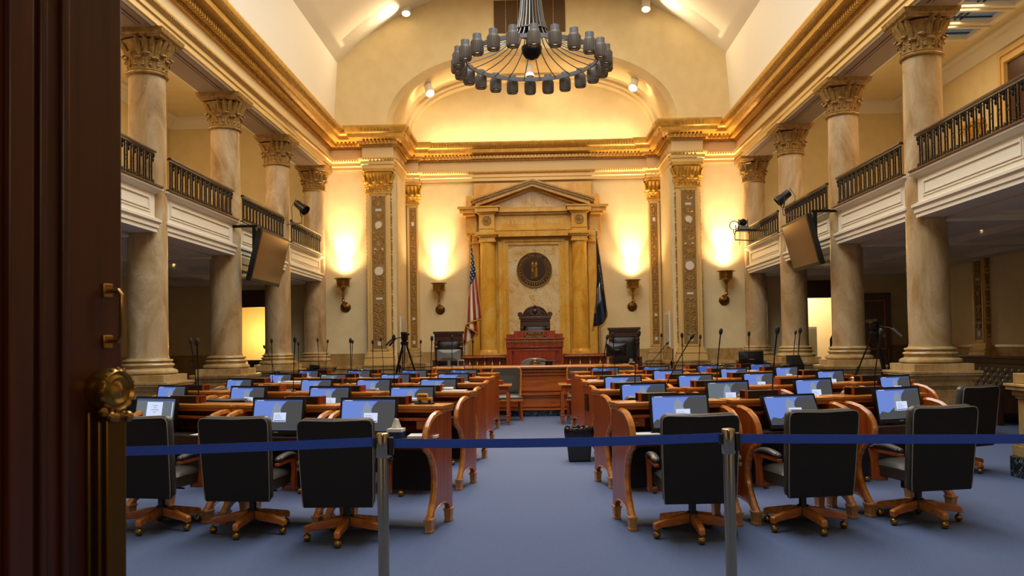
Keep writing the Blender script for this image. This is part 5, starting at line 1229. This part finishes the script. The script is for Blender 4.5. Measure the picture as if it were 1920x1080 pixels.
# ================================================================ ROPE BARRIER
def post(label, x, y):
    t = thing('barrier_post', label, 'barrier post', (x, y, 0), 0, 'retractable belt barrier posts')
    MB().lathe([(.17, 0), (.17, .02), (.15, .035), (.04, .05), (.033, .06)], 32).build('base', m_chrome, t)
    MB().cyl((0, 0, .05), .031, .83, 32).build('pole', m_chrome, t)
    MB().lathe([(.035, .875), (.0385, .88), (.0385, 1.0), (.036, 1.012), (.028, 1.016), (.001, 1.017)], 32).build('belt_head', m_chrome, t)
    MB().bb(.036, .062, -.02, .02, .89, .99).build('belt_clip', m_black, t, bevel=.004); MB().bb(-.05, -.036, -.018, .018, .93, .985).build('belt_clip', m_black, t); return t
PA = (-.845, 4.8); PB = (1.09, 4.8)
post('polished belt barrier post left of the aisle', *PA); post('polished belt barrier post right of the aisle', *PB)
def belt(label, a, b, za, zb, sag):
    t = thing('barrier_belt', label, 'barrier belt', (a[0], a[1], 0)); A = Vector((a[0], a[1], za)); B = Vector((b[0], b[1], zb)); d = (B - A); n = Vector((-d.y, d.x, 0)).normalized()
    m = MB()
    def g(s_):
        def f(u, v): q = A + d * u; z = q.z - sag * 4 * u * (1 - u) - .024 + .048 * v; q = q + n * (.0015 * s_); return (q.x - a[0], q.y - a[1], z)
        return f
    m.grid(g(1), 40, 2); m.grid(g(-1), 40, 2)
    m.tube([(g(1)(i / 40, 1)) for i in range(41)], .0016, 4); m.tube([(g(1)(i / 40, 0)) for i in range(41)], .0016, 4); m.build('webbing', m_belt, t); return t
belt('blue webbing belt running left from the left post', (PA[0] - .04, PA[1]), (-3.0, 4.55), .965, .95, .008)
belt('blue webbing belt across the aisle between the two posts', (PA[0] + .055, PA[1]), (PB[0] - .04, PB[1]), .955, .965, .012)
belt('blue webbing belt running right from the right post', (PB[0] + .055, PB[1]), (3.6, 4.6), .958, .955, .006)
# ================================================================ DOOR LEAF BESIDE THE CAMERA
A = Vector((-1.28, .76)); B = Vector((-.906, 1.9)); d = B - A; ang = math.atan2(d.y, d.x); Ld = d.length
t = thing('entrance_door', 'dark mahogany entrance door standing open at the left edge', 'door', (A.x, A.y, 0), ang)
MB().bb(0, Ld, 0, .055, .01, 3.3).build('leaf', m_door, t, bevel=.004)
m = MB() # local -y faces the opening
for x in (Ld - .17, Ld - .225): m.bb(x, x + .018, -.012, 0, .1, 3.2)
m.bb(.12, .138, -.012, 0, .1, 3.2); m.bb(Ld - .30, Ld - .245, -.018, 0, .1, 3.2); m.build('panel_moulding', m_door, t, bevel=.004)
x0 = Ld - .045
m = MB(); m.tube([(x0, 0, 1.632), (x0, -.034, 1.632), (x0, -.042, 1.622), (x0, -.042, 1.532), (x0, -.034, 1.522), (x0, 0, 1.522)], .0055, 8); m.bb(x0 - .013, x0 + .013, -.006, 0, 1.618, 1.648); m.bb(x0 - .013, x0 + .013, -.006, 0, 1.506, 1.534); m.build('pull_handle', m_brass, t, bevel=.002)
m = MB(); m.bb(Ld - .105, Ld - .015, -.012, 0, .4, 1.37); m.bb(Ld - .085, Ld - .03, -.042, -.012, .4, 1.355); m.bb(Ld - .095, Ld - .022, -.03, -.012, .4, 1.35); m.build('push_bar', m_brassdk, t, bevel=.004)
cxr = Ld - .06
m = MB(); m.lathe([(.044, 0), (.047, .01), (.047, .045), (.042, .052), (.036, .046), (.028, .052), (.02, .046), (.001, .056)], 32, (cxr, 0, 1.415), 'y')
for i in range(16): a = 2 * pi * i / 16; m.ball((cxr + .044 * math.cos(a), -.046, 1.415 + .044 * math.sin(a)), .006, 6, 4)
for i in range(6): m.ball((cxr - .034 + i * .0135, -.04 - .008 * math.sin(i * 1.3), 1.362 + .008 * math.cos(i * 2)), .012, 8, 6)
m.build('rosette', m_brass, t)
